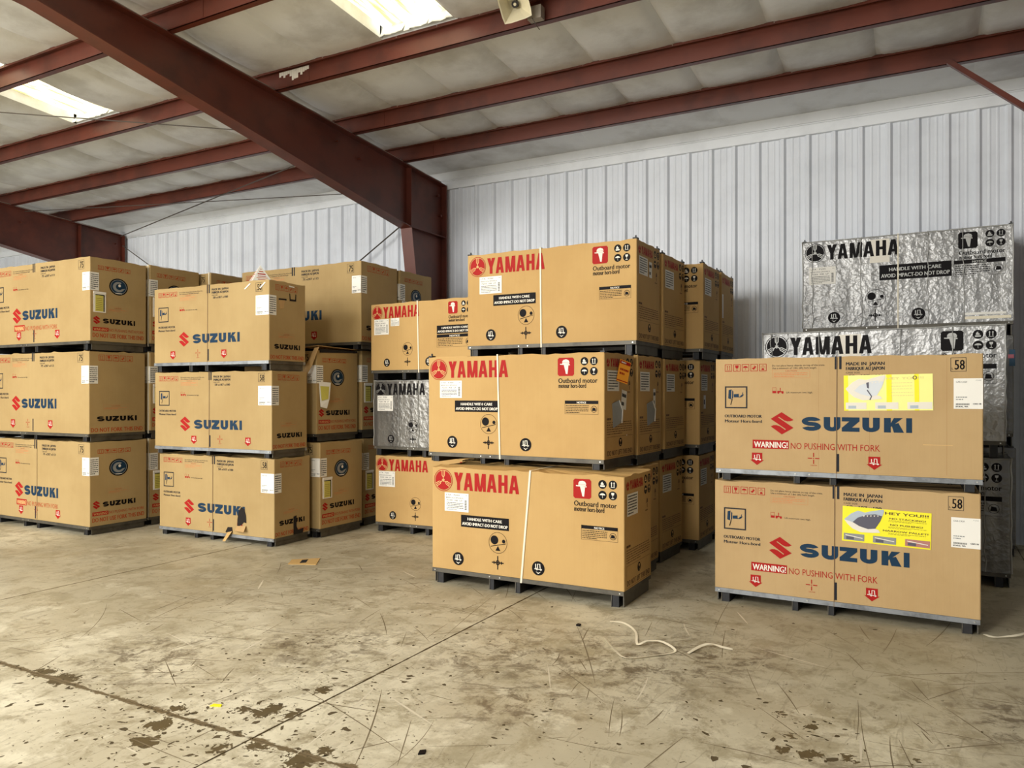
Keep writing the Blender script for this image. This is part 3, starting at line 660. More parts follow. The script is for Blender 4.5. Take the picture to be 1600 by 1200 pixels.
# rigid frames: tapered rafter and column
def frame_steel(x0, label, cat='beam'):
    p = empty('portal_frame', (x0, 10.0, 0)); tag(p, label, cat)
    Y = lambda y: y-10.0
    top = lambda y: roof(y)-PH-.008
    bot = lambda y: 4.17+.168*(9.2-y) if y > 3.8 else 4.17+.168*5.4+(3.8-y)*.06
    kn = 9.2; yo = 10.13
    m = MB().prism([(-.005, Y(YB+1), top(YB+1)), (-.005, Y(YB+1), bot(YB+1)), (-.005, Y(3.8), bot(3.8)), (-.005, Y(kn), bot(kn)), (-.005, Y(yo), bot(kn)), (-.005, Y(yo), top(yo))], (.01, 0, 0), 'red_oxide'); m.obj('rafter_web', p)
    MB().prism([(-.1, Y(YB+1), top(YB+1)), (-.1, Y(yo), top(yo)), (-.1, Y(yo), top(yo)-.012), (-.1, Y(YB+1), top(YB+1)-.012)], (.2, 0, 0), 'red_oxide').obj('top_flange', p)
    MB().prism([(-.1, Y(YB+1), bot(YB+1)), (-.1, Y(3.8), bot(3.8)), (-.1, Y(kn), bot(kn)), (-.1, Y(kn), bot(kn)-.014), (-.1, Y(3.8), bot(3.8)-.014), (-.1, Y(YB+1), bot(YB+1)-.014)], (.2, 0, 0), 'red_oxide').obj('bottom_flange', p)
    MB().prism([(-.005, Y(kn), bot(kn)), (-.005, Y(9.88), 0.02), (-.005, Y(yo), 0.02), (-.005, Y(yo), bot(kn))], (.01, 0, 0), 'red_oxide').obj('column_web', p)
    MB().prism([(-.1, Y(kn)-.006, bot(kn)), (-.1, Y(9.88)-.006, .02), (-.1, Y(9.88)+.006, .02), (-.1, Y(kn)+.006, bot(kn))], (.2, 0, 0), 'red_oxide').obj('inner_flange', p)
    MB().box(-.1, .1, Y(yo)-.006, Y(yo)+.006, .02, top(yo), 'red_oxide').obj('outer_flange', p)
    MB().box(-.095, .095, Y(kn)-.006, Y(kn)+.006, bot(kn), top(kn)-.014, 'red_oxide').obj('stiffener_plate', p)
    MB().box(-.095, .095, Y(kn)+.008, Y(yo)-.008, bot(kn)-.006, bot(kn)+.006, 'red_oxide').obj('stiffener_plate', p)
    MB().box(-.14, .14, Y(9.84), Y(yo)+.02, 0, .02, 'red_oxide').obj('base_plate', p)
    for (yy, zz) in ((7.65, -.17), (8.1, -.25), (9.98, -.2), (10.04, -.5)):
        MB().tube([(.006, Y(yy), top(yy)+zz), (.05, Y(yy), top(yy)+zz), (.05, Y(yy), top(yy)+zz+.001)], .014, 'red_oxide', 8).tube([(.05, Y(yy), top(yy)+zz), (.062, Y(yy), top(yy)+zz)], .022, 'red_oxide', 8).obj('bolt', p)
    m = MB()
    pts = [(.085, Y(y_), top(y_)+.012+.004*math.sin(y_*9)) for y_ in [2+.4*q for q in range(21)]]
    m.tube(pts, .006, 'conduit', 6).obj('cable', p)
    return p
frame_steel(-6.78, 'large red tapered steel rafter crossing the ceiling down to its column beside the white wall')
frame_steel(-14.8, 'red tapered steel rafter and column at the far left behind the left stack')
frame_steel(1.24, 'red steel rafter and column just outside the right edge of the picture')
MB().box(-.025, -.019, -.025, .025, 0, 1.42, 'red_oxide').box(-.019, .025, -.025, -.019, 0, 1.42, 'red_oxide').obj('flange_brace', None)
br = bpy.data.objects['flange_brace']; tag(br, 'slanting red steel angle brace at the top right running down off the picture', 'brace')
a_, b_ = Vector((.2, 9.0, roof(9.0)-PH+.02)), Vector((1.16, 9.0, 4.24))
br.location = a_; d_ = b_-a_; br.rotation_euler = d_.to_track_quat('Z', 'Y').to_euler(); br.scale = (1, 1, d_.length/1.42)
def rod(name, pts, r, k, label, cat='cable', group=None):
    o0 = Vector(pts[0]); m = MB().tube([Vector(p)-o0 for p in pts], r, k, 6); o = m.obj(name, None, o0, smooth=True); return tag(o, label, cat, group)
def zr(y, d=.27): return roof(y)-d
rod('bracing_rod', [(-14.7, 10.08, 4.78), (-7.0, 10.08, .5)], .009, 'cable', 'thin diagonal wall bracing rod going down from the far left column', 'brace')
rod('bracing_rod', [(-6.9, 10.06, 4.80), (-14.6, 10.06, .3)], .011, 'cable', 'thin diagonal wall bracing rod going down from the big column to the cartons', 'brace')
rod('bracing_rod', [(-14.7, 8.12, zr(8.12)), (-10.8, 9.08, zr(9.08, .275)), (-6.9, 10.04, zr(10.04))], .007, 'cable', 'roof bracing cable rising gently to the right just above the back wall', 'brace')
rod('bracing_rod', [(-14.7, 10.04, zr(10.04, .255)), (-10.8, 9.05, zr(9.05, .25)), (-6.9, 8.05, zr(8.05, .255))], .009, 'cable', 'roof bracing cable from the far left column up towards the big rafter', 'brace')
rod('bracing_rod', [(-14.7, 2.3, zr(2.3)), (-10.3, 5.39, zr(5.39)), (-6.9, 7.77, zr(7.77))], .007, 'cable', 'roof bracing cable passing under the left skylight', 'brace')
rod('hanging_cable', [(-7.9, 5.12, roof(5.12)-.06), (-7.86, 5.5, roof(5.5)-.12), (-7.83, 5.9, roof(5.9)-.12), (-7.82, 6.45, roof(6.45)-.05)], .008, 'cable', 'sagging dark cable under the ceiling left of the big rafter')

# horn loudspeaker hanging from the third purlin
def horn():
    c = Vector((-3.37, 6.26, 5.33)); p = empty('horn_loudspeaker', c); tag(p, 'small square off white horn loudspeaker on the purlin at the top edge', 'loudspeaker')
    aim = Matrix.Translation((0, 0, 0)) @ (Vector((.42, -1, -.62)).to_track_quat('Z', 'Y').to_matrix().to_4x4()) @ Matrix.Rotation(R(14), 4, 'Z')
    m = MB(); i = m.m('horn'); rings = []
    prof = [(-.12, .03), (-.08, .045), (-.03, .075), (.03, .115), (.05, .135), (.055, .14), (.05, .128), (0, .085), (-.05, .05), (-.07, .03)]
    for z_, r_ in prof:
        b = len(m.v)
        for q in range(4):
            for e in range(4):
                cs = [(-1, -1), (1, -1), (1, 1), (-1, 1), (-1, -1)]; a1, a2 = cs[q], cs[q+1]; t = e/4
                x_, y_ = a1[0]+(a2[0]-a1[0])*t, a1[1]+(a2[1]-a1[1])*t
                l = math.hypot(x_, y_); rr = r_*(1 if e else .94)
                m.v.append(tuple(aim @ Vector((x_*rr, y_*rr, z_))))
        rings.append(b)
    for a, b in zip(rings, rings[1:]):
        for q in range(16): m.f.append([a+q, a+(q+1) % 16, b+(q+1) % 16, b+q]); m.mi.append(i)
    m.obj('horn_bell', p)
    MB().tube([aim @ Vector((0, 0, -.22)), aim @ Vector((0, 0, -.1))], .055, 'horn', 16).obj('driver', p)
    MB().tube([aim @ Vector((0, 0, -.07)), aim @ Vector((0, 0, -.02))], .032, 'horn_dark', 14).tube([aim @ Vector((0, 0, -.02)), aim @ Vector((0, 0, -.012))], .014, 'horn', 10).obj('throat_cone', p)
    MB().box(.06, .2, .14, .225, -.10, .02, 'conduit').obj('bracket', p)
    MB().tube([(.12, .12, -.1), (.15, .13, -.16), (.17, .18, -.2)], .004, 'cable', 6).obj('wire', p)
horn()

# ------------------------------------------------------------------ crates
def carton_mesh(W, D, H, seed, mat, jit=.006, wrap=False):
    """closed carton with rounded upright edges and a slightly uneven top rim; base centre at the origin"""
    rn = random.Random(seed); m = MB(); i = m.m(mat); r = .009; loop = []
    def edge(a, b, n_):
        for q in range(n_): t = q/n_; loop.append((a[0]+(b[0]-a[0])*t, a[1]+(b[1]-a[1])*t))
    def arc(cx, cy, a0):
        for q in range(3): t = R(a0+30*q); loop.append((cx+r*math.cos(t), cy+r*math.sin(t)))
    x, y = W/2, D/2
    arc(-x+r, -y+r, 180); edge((-x+r, -y), (x-r, -y), 24); arc(x-r, -y+r, 270); edge((x, -y+r), (x, y-r), 10)
    arc(x-r, y-r, 0); edge((x-r, y), (-x+r, y), 6); arc(-x+r, y-r, 90); edge((-x, y-r), (-x, -y+r), 10)
    n_ = len(loop); ph = rn.uniform(0, 6)
    levels = [0, H*.5, H*.985] 
    for z_ in levels: m.v += [(a, b, z_) for a, b in loop]
    tops = []
    for q, (a, b) in enumerate(loop):
        w_ = jit*(.5*math.sin(q*.7+ph)+.5*math.sin(q*1.9+ph*2))-jit*.95+(rn.random() < .12)*-jit*.6
        tops.append(w_); m.v.append((a*(1-.0015), b*(1-.003), H+w_))
    for q, (a, b) in enumerate(loop): m.v.append((a*(1-.03/W), b*(1-.03/D), H+tops[q]-.004))
    for l in range(len(levels)+1):
        for q in range(n_):
            m.f.append([l*n_+q, l*n_+(q+1) % n_, (l+1)*n_+(q+1) % n_, (l+1)*n_+q]); m.mi.append(i)
    b = len(m.v); m.v += [(0, 0, H-.006), (0, 0, 0)]; L_ = len(levels)+1
    for q in range(n_):
        m.f.append([L_*n_+q, L_*n_+(q+1) % n_, b]); m.mi.append(i); m.f.append([(q+1) % n_, q, b+1]); m.mi.append(i)
    return m
TYPE = {'S58': (1.865, .568, .887), 'S75': (2.077, .752, 1.014), 'Y': (1.831, .667, .916), 'N': (1.58, .66, .815), 'SIL': (2.058, .66, 1.015)}
def place_prints(d, parent, W, D, cb, sc, end=False, lift=0.0):
    for nm, me in d.items():
        nm = nm.split('.')[0]
        if end: link(nm, me, parent, (W/2+lift, -D/2, cb), (0, 0, R(90))).scale = (1, 1, sc)
        else: link(nm, me, parent, (-W/2, -D/2-lift, cb), (0, 0, 0)).scale = (1, 1, sc)
def label_sheet(parent, W, D, cb, H, s0, t0, s1, t1, kind, end=None, rot=0, name='shipping_label'):
    """white sheet on the front face; if end is given it wraps round the right edge on to the end face by that width"""
    i = Ink(); i.STEP = .0009
    w_ = (s1-s0)*W; h_ = (t1-t0)*H
    i.rect(0, 0, w_, h_, 'paper', 3)
    K = 'ink_dark'
    if kind == 'suz':
        i.text('CAR-CA20', w_*.08, h_*.86, w_*.46, h_*.91, K, 4); i.text('F200', w_*.76, h_*.92, w_*.94, h_*.95, 'ink_grey', 4); i.scrib(w_*.08, h_*.27, w_*.5, h_*.42, 2, 'ink_grey', 4, 3, .4)
        for q in range(26): i.rect(w_*(.08+q*.018), h_*.12, w_*(.08+q*.018+(.006 if q % 3 else .012)), h_*.18, K, 4)
        i.text('SPOKAL, WA', w_*.06, h_*.05, w_*.5, h_*.095, K, 4, .01); i.text('CNO 58', w_*.66, h_*.14, w_*.94, h_*.19, K, 4, .01)
    else:
        i.text('LTA   F250', w_*.06, h_*.85, w_*.62, h_*.93, K, 4); i.text('M', w_*.88, h_*.87, w_*.94, h_*.92, K, 4); i.text('BEDD1XCA ZPOV42 R', w_*.06, h_*.70, w_*.78, h_*.77, K, 4)
        i.text('F250  XB  LF', w_*.1, h_*.56, w_*.74, h_*.64, K, 4); i.scrib(w_*.08, h_*.06, w_*.78, h_*.50, 5, K, 4, 8, .34)
        for q in range(12): i.rect(w_*.84, h_*(.12+q*.045), w_*.92, h_*(.12+q*.045+(.018 if q % 2 else .03)), K, 4)
    o = link(name, i.mesh(name), parent, (-W/2+s0*W, -D/2, cb+t0*H), (0, R(rot), 0))
    if end:
        j = Ink(); j.STEP = .0009; j.rect(-.0035, 0, end, h_, 'paper', 3); j.scrib(end*.06, h_*.05, end*.92, h_*.93, 8, K, 4, 12, .42)
        link(name, j.mesh(name), parent, (W/2, -D/2, cb+t0*H), (0, 0, R(90)))
        return o
    return o
def end_sheet(parent, W, D, cb, H, s0, t0, s1, t1, rows=7, k='paper', name='shipping_label', rot=0, kk='ink_dark', lift=0):
    j = Ink(); j.STEP = .0009; w_ = (s1-s0)*D; h_ = (t1-t0)*H; j.rect(0, 0, w_, h_, k, 3)
    if rows: j.scrib(w_*.08, h_*.05, w_*.9, h_*.95, rows, kk, 4, 11, .4)
    return link(name, j.mesh(name), parent, (W/2+lift, -D/2+s0*D, cb+t0*H), (0, R(0), R(90)) if not rot else Matrix.Rotation(R(90), 4, 'Z').to_3x3().__matmul__(Matrix.Rotation(R(rot), 3, 'Y')).to_euler())
def doc_pouch(parent, W, D, cb, H, s0, t0, s1, t1, crumpled=False):
    m = MB(); w_ = (s1-s0)*D; h_ = (t1-t0)*H
    if not crumpled:
        m.box(0, w_, -.006, -.001, 0, h_, 'paper').box(w_*.14, w_*.78, -.0075, -.006, h_*.05, h_*.82, 'pouch_yellow').box(w_*.80, w_*.88, -.0078, -.006, h_*.04, h_*.84, 'ink_black').box(w_*.14, w_*.88, -.0078, -.006, h_*.82, h_*.86, 'ink_black')
        m.box(0, w_, -.012, -.006, h_*.9, h_, 'paper')
        for q in range(7): m.box(w_*.2, w_*.7, -.0082, -.0075, h_*(.12+q*.09), h_*(.135+q*.09), 'ink_brown')
    else:
        m.prism([(0, -.002, h_), (w_, -.03, h_*.97), (w_*.72, -.05, h_*.35), (w_*.6, -.03, 0), (w_*.1, -.01, .02)], (0, -.004, 0), 'paper')
        m.prism([(w_*.06, -.012, h_*.84), (w_*.8, -.034, h_*.82), (w_*.58, -.052, h_*.36), (w_*.14, -.022, h_*.3)], (0, -.005, 0), 'pouch_yellow')
    return m.obj('document_pouch', parent, (W/2, -D/2+s0*D, cb+t0*H), (0, 0, R(90)))
def crate(name, typ, x, y, yaw, cz, H, z0, label, front, end=None, labels=(), strap=None, seed=0, mat='card', group=None, wrap=False, jit=.006, brackets=False):
    W, D, Hn = TYPE[typ]; a = R(yaw); c, s = math.cos(a), math.sin(a)
    cx = x-W/2*c-D/2*s; cy = y-W/2*s+D/2*c
    root = empty(name, (cx, cy, z0), a); cb = cz-z0
    tag(root, label, 'crate', group)
    m = carton_mesh(W, D, H, seed, mat, jit)
    if wrap:   # loose plastic film: shake the broad faces a little
        pass
    ct = m.obj('carton', root, (0, 0, cb))
    sc = H/Hn; lift = .0
    if front:
        kind, var = front
        f = prints(('f', typ)+front, (lambda: suz_front(W, Hn, kind, var)) if kind in ('58', '75') else (lambda: yam_front(W, Hn, var)))
        place_prints(f, ct, W, D, 0, sc)
    if end:
        e = prints(('e', typ)+end, (lambda: suz_end(D, Hn, end[1])) if end[0] == 's' else (lambda: yam_end(D, Hn, end[1])))
        place_prints(e, ct, W, D, 0, sc, True)
    # steel base: rim rails, bearers running front to back
    rail = 'steel_grey' if typ.startswith('S5') else 'steel_side'
    rh = .036; rz0 = cb-rh
    MB().box(-W/2+.004, W/2-.004, -D/2-.006, -D/2+.03, rz0, cb-.001, rail).obj('rail', root)
    MB().box(-W/2+.004, W/2-.004, D/2-.03, D/2+.004, rz0, cb-.001, rail).obj('rail', root)
    for sg in (-1, 1):
        xx = sg*(W/2-.004); MB().box(min(xx, xx-sg*.026), max(xx, xx-sg*.026), -D/2+.03, D/2-.03, rz0, cb-.001, 'steel_side').obj('end_rail', root)
    MB().box(-W/2+.03, W/2-.03, -D/2+.03, D/2-.03, cb-.014, cb-.002, 'steel_dark').obj('deck', root)
    for f_ in (.045, .335, .475, .955):
        xx = -W/2+f_*W; wd = .032 if f_ in (.045, .955) else .022
        MB().box(xx-wd, xx+wd, -D/2+.012, D/2-.012, 0.001, rz0, 'steel_dark').box(xx-wd, xx-wd+.006, -D/2+.006, -D/2+.02, 0.001, rz0, 'steel_side').obj('bearer', root)
    for sg in (-1, 1): MB().box(sg*(W/2-.018)-.004, sg*(W/2-.018)+.004, -D/2+.03, D/2-.03, .004, rz0, 'steel_side').obj('side_plate', root)
    for f_ in (.02, .33, .385, .98):
        MB().tube([(-W/2+f_*W, -D/2-.006, cb-.018), (-W/2+f_*W, -D/2-.011, cb-.018)], .006, 'bolt', 8).obj('bolt', root)
    for L in labels:
        kind = L[0]
        if kind == 'front': label_sheet(root, W, D, cb, H, *L[1:])
        elif kind == 'end': end_sheet(root, W, D, cb, H, *L[1:5], **(L[5] if len(L) > 5 else {}))
        elif kind == 'pouch': doc_pouch(root, W, D, cb, H, *L[1:])
    if strap:
        sa, sb, wd, k = strap; xa, xb = -W/2+sa*W, -W/2+sb*W; y0 = -D/2
        m = MB(); L1 = -.0065
        m.prism([(xa-wd/2, y0+L1, cb+H+.004), (xb-wd/2, y0+L1, rz0-.002), (xb+wd/2, y0+L1, rz0-.002), (xa+wd/2, y0+L1, cb+H+.004)], (0, .0022, 0), k)
        m.box(xa-wd/2, xa+wd/2, y0+L1, D/2+.004, cb+H+.0004, cb+H+.0016, k)
        m.obj('strap', root)
    if brackets:
        for (bx, by) in ((-W/2+.02, -D/2+.03), (W/2-.02, -D/2+.03), (W/2-.02, D/2-.03), (-W/2+.02, D/2-.03)):
            MB().box(bx-.02, bx+.02, by-.03, by+.03, cb+H-.006, cb+H+.008, 'steel_dark').box(bx-.006, bx+.006, by-.006, by+.006, cb+H+.008, cb+H+.03, 'steel_dark').obj('corner_bracket', root)
    return root, cb
LB = ('front', .903, .558, .999, .80, 'suz', .10)
WH = (.0, )
st_w = (.469, .469, .016, 'strap_white')
C = {}
def top(k): return C[k][2]
def add(key, name, typ, x, y, yaw, cz, H, on, label, front, end=None, **kw):
    z0 = top(on) if on else 0.0
    r, cb = crate(name, typ, x, y, yaw, cz, H, z0, label, front, end, seed=len(C)+3, **kw)
    C[key] = (r, cb, cz+H+.002, H, typ)
# right pile
dk = (.4905, .4880, .004, 'strap_dark')
add('R0', 'motor_crate', 'S58', .339, 6.262, -1.37, .113, .885, None, 'right front carton crate with blue lettering on the floor, shark poster clear to read', ('58', 'R'), ('s', 'B'), labels=[LB], strap=dk, mat='card_tan')
add('R1', 'motor_crate', 'S58', .355, 6.290, 0.6, 1.093, .894, 'R0', 'right front carton crate with blue lettering on top, faded yellow shark poster', ('58', 'R'), ('s', 'B'), labels=[LB], strap=dk, mat='card_tan')
# silver wrapped pile
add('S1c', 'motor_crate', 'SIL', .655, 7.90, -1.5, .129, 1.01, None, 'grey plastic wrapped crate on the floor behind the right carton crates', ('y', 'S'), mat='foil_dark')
add('S1b', 'motor_crate', 'SIL', .610, 7.83, -3.6, 1.287, 1.022, 'S1c', 'silver wrapped crate peeking out directly above the top right carton crate', ('y', 'S'), mat='foil')
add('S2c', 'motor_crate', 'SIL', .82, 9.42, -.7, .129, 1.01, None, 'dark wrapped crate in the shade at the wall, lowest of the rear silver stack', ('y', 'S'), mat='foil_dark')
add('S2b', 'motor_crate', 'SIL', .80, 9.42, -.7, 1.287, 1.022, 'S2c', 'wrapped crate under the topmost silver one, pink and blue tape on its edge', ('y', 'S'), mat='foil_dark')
add('S2a', 'motor_crate', 'SIL', .796, 9.392, -.71, 2.456, 1.004, 'S2b', 'topmost silver foil wrapped crate with whole black lettering against the white wall', ('y', 'S'), mat='foil', labels=[('front', .035, .498, .174, .696, 'yam')], strap=(.482, .482, .012, 'strap_white'), brackets=True)
# centre piles
YL = ('front', .075, .567, .212, .745, 'yam'); YE = ('end', .08, .635, .465, .83)
add('Y1c', 'motor_crate', 'Y', -2.092, 5.714, 0.0, .134, .917, None, 'red lettered front centre carton crate on the floor, bottom of its pile', ('y', 'Y'), ('y', False), labels=[YL, YE], strap=(.545, .497, .017, 'strap_white'), jit=.014)
add('Y1b', 'motor_crate', 'Y', -2.37, 5.991, -2.0, 1.143, .911, 'Y1c', 'red lettered front centre carton crate with an orange tag on its end, middle level', ('y', 'Y'), ('y', False), labels=[YL, YE, ('end', .52, .47, .70, .655, dict(rows=2, rot=9, name='paper_slip')), ('end', .72, .20, .74, .21, dict(rows=0, name='paper_scrap'))], strap=(.425, .440, .015, 'strap_white'), brackets=True)
add('Y2c', 'motor_crate', 'Y', -2.277, 6.516, 0.3, .117, .916, None, 'floor carton crate directly behind the front centre one, only its end showing', ('y', 'Y'), ('y', False), labels=[YE])
add('Y2b', 'motor_crate', 'Y', -2.33, 6.72, -1.2, 1.133, .928, 'Y2c', 'middle level carton crate with a torn pouch on its end, behind the orange tagged one', ('y', 'Y'), ('y', False), labels=[YE, ('end', .62, .47, .72, .66, dict(rows=2, name='paper_slip'))])
add('Y2a', 'motor_crate', 'Y', -2.324, 6.672, -0.68, 2.189, .937, 'Y2b', 'topmost carton crate with large red lettering in the centre', ('y', 'Y'), ('y', False), labels=[('front', .080, .560, .222, .745, 'yam'), ('end', .08, .66, .44, .84), ('end', .50, .66, .62, .82, dict(rows=2, name='paper_slip'))], strap=(.460, .466, .015, 'strap_white'), brackets=True)
add('Y3c', 'motor_crate', 'Y', -2.325, 7.388, -2.5, .119, .916, None, 'floor carton crate second behind the front centre pile, seen end on', ('y', 'Y'), ('y', False), labels=[YE])
add('Y3b', 'motor_crate', 'Y', -2.30, 7.44, -1.5, 1.142, .912, 'Y3c', 'middle level carton crate seen end on, in the second row behind the tagged crate', ('y', 'Y'), ('y', False), labels=[YE])
add('Y3a', 'motor_crate', 'Y', -2.295, 7.375, -2.52, 2.181, .918, 'Y3b', 'upper carton crate seen end on, touching the right end of the topmost red lettered crate', ('y', 'Y'), ('y', False), labels=[YE], brackets=True)
add('Y4c', 'motor_crate', 'Y', -2.151, 8.191, 0.0, .117, .916, None, 'floor carton crate left of the right pile, a strip of its front showing', ('y', 'Y'), ('y', False), labels=[YE])
add('Y4b', 'motor_crate', 'Y', -2.139, 8.178, 0.0, 1.150, .916, 'Y4c', 'middle level carton crate left of the right pile, a strip of its front showing', ('y', 'Y'), ('y', False), labels=[YE, ('end', .22, .42, .36, .58, dict(rows=1, name='paper_slip'))])
add('Y4a', 'motor_crate', 'Y', -2.082, 8.10, -1.0, 2.182, .917, 'Y4b', 'upper carton crate in the centre rear with black symbols on a narrow front strip', ('y', 'Y'), ('y', False), labels=[YE], brackets=True)
add('Y5c', 'motor_crate', 'Y', -2.13, 8.92, 0.0, .117, .916, None, 'rearmost floor carton crate of the centre row, beside the back wall', ('y', 'Y'), ('y', False), labels=[YE])
add('Y5b', 'motor_crate', 'Y', -2.11, 8.92, 0.0, 1.150, .916, 'Y5c', 'rearmost middle carton crate of the centre row, beside the back wall', ('y', 'Y'), ('y', False), labels=[YE])
add('Y5a', 'motor_crate', 'Y', -2.065, 8.86, 1.0, 2.189, .916, 'Y5b', 'rearmost upper carton crate of the centre row, a dark sliver before the back wall', ('y', 'Y'), ('y', False), labels=[('end', .02, .42, .12, .72, dict(rows=0, name='paper_slip'))], brackets=True)
# piles left of centre
def fr(x, y, yaw, W): a = R(yaw); return x+W*math.cos(a), y+W*math.sin(a)
x_, y_ = fr(-6.00, 7.50, 2.5, 1.58); add('N1c', 'motor_crate', 'N', x_, y_, 2.5, .117, .823, None, 'red lettered carton crate on the floor half hidden left of the front centre pile', ('y', 'N'), ('y', False), labels=[('front', .035, .533, .186, .765, 'yam')])
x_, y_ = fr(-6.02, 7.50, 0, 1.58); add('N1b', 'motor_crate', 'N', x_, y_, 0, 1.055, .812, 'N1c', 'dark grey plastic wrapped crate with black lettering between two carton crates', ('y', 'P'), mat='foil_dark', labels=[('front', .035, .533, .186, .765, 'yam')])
x_, y_ = fr(-6.06, 7.49, -4.0, 1.58); add('N1a', 'motor_crate', 'N', x_, y_, -4.0, 1.987, .818, 'N1b', 'red lettered carton crate on top of the grey wrapped one, behind the centre pile', ('y', 'N'), ('y', False), labels=[('front', .035, .533, .186, .765, 'yam'), ('front', .205, .654, .292, .77, 'yam')], strap=(.47, .485, .015, 'strap_white'))
# middle left pile
MLB = ('front', .894, .563, .999, .807, 'suz', .105)
add('M1c', 'motor_crate', 'S58', -6.322, 6.144, 1.38, .095, .888, None, 'torn carton crate with blue lettering on the floor, bottom of the middle left pile', ('58', 'G'), ('s', 'B'), labels=[MLB], strap=dk, mat='card_dull', jit=.012)
add('M1b', 'motor_crate', 'S58', -6.331, 6.116, 2.28, 1.072, .885, 'M1c', 'carton crate with blue lettering directly above the torn one', ('58', 'F'), ('s', 'B'), labels=[MLB], strap=dk, mat='card_dull')
add('M1a', 'motor_crate', 'S58', -6.322, 6.069, 1.26, 2.066, .891, 'M1b', 'top carton crate with blue lettering carrying the white paper pyramid', ('58', 'M'), ('s', 'B'), labels=[MLB], strap=dk, mat='card_dull')
LL = ('front', .930, .60, .999, .815, 'suz', .11); PO = ('pouch', .054, .343, .263, .589)
add('M2c', 'motor_crate', 'S75', -6.25, 6.79, -0.5, .109, 1.016, None, 'floor carton crate with round wave logo on its end, right behind the torn crate', ('75', 'L'), ('s', 'A'), labels=[LL, PO], mat='card_dull')
add('M2b', 'motor_crate', 'S75', -6.36, 6.85, 0.6, 1.219, 1.005, 'M2c', 'open topped carton crate with a crumpled yellow pouch and round wave logo', ('75', 'L'), ('s', 'A'), labels=[LL, ('pouch', .05, .30, .28, .62, True)], mat='card_dull', jit=.02)
add('M3c', 'motor_crate', 'S75', -6.331, 7.67, 0.3, .109, 1.017, None, 'floor carton crate squeezed behind the wave logo crates, beside the red lettered one', ('75', 'L'), ('s', 'A'), labels=[LL, PO], mat='card_dull')
add('M3b', 'motor_crate', 'S75', -6.344, 7.66, 0.3, 1.237, 1.018, 'M3c', 'middle carton crate squeezed between the open topped crate and the grey wrapped one', ('75', 'L'), ('s', 'A'), labels=[LL, PO], mat='card_dull')
add('M3a', 'motor_crate', 'S75', -6.208, 7.479, 0.6, 2.351, 1.019, 'M3b', 'upper carton crate numbered 75 right of the white paper pyramid', ('75', 'L'), ('s', 'B'), labels=[LL], mat='card_dull')
add('M4c', 'motor_crate', 'S75', -6.30, 8.46, 0.6, .109, 1.017, None, 'rearmost floor carton crate beside the steel column, hidden in the dark', ('75', 'L'), ('s', 'A'), mat='card_dull')
add('M4b', 'motor_crate', 'S75', -6.28, 8.45, 0.6, 1.237, 1.018, 'M4c', 'rearmost middle carton crate beside the steel column, hidden in the dark', ('75', 'L'), ('s', 'A'), mat='card_dull')
add('M4a', 'motor_crate', 'S75', -6.20, 8.27, 0.6, 2.347, 1.015, 'M4b', 'upper carton crate end with a yellow pouch in front of the red steel column', ('75', 'L'), ('s', 'A'), labels=[LL, PO], mat='card_dull')
# left pile
add('L1c', 'motor_crate', 'S75', -8.774, 5.593, -0.5, .106, 1.014, None, 'far left carton crate on the floor with round wave logo on its end', ('75', 'W'), ('s', 'A'), labels=[LL], mat='card_dull', strap=(.474, .474, .004, 'strap_dark'))
add('L1b', 'motor_crate', 'S75', -8.799, 5.601, 0.69, 1.215, 1.008, 'L1c', 'far left middle carton crate with plain lettering and no wave logo on its end', ('75', 'L'), ('s', 'B'), labels=[LL], mat='card_dull', jit=.02)
add('L1a', 'motor_crate', 'S75', -8.780, 5.601, 0.7, 2.335, 1.012, 'L1b', 'far left top carton crate with wave logo and yellow document pouch', ('75', 'W'), ('s', 'A'), labels=[LL, PO], mat='card_dull', strap=None)
for kk, zz, hh, on, lb in (('L2c', .106, 1.014, None, 'floor carton crate in the gap between the far left pile and the torn crate'), ('L2b', 1.225, 1.014, 'L2c', 'middle carton crate in the gap right of the far left pile'), ('L2a', 2.347, 1.015, 'L2b', 'top carton crate right behind the far left one with a white label at its edge')):
    add(kk, 'motor_crate', 'S75', -8.79, 6.41, -.3, zz, hh, on, lb, ('75', 'W'), ('s', 'A'), labels=[LL, PO], mat='card_dull', strap=(.985, .985, .02, 'strap_white'))
for kk, zz, hh, on, lb in (('L3c', .106, 1.014, None, 'floor carton crate at the rear of the far left rows'), ('L3b', 1.225, 1.014, 'L3c', 'middle carton crate at the rear of the far left rows'), ('L3a', 2.346, 1.014, 'L3b', 'top rear carton crate left of the white paper pyramid')):
    add(kk, 'motor_crate', 'S75', -8.60, 7.20, -1.6, zz, hh, on, lb, ('75', 'W'), ('s', 'A'), labels=[LL, PO], mat='card_dull', strap=(.985, .985, .02, 'strap_white'))

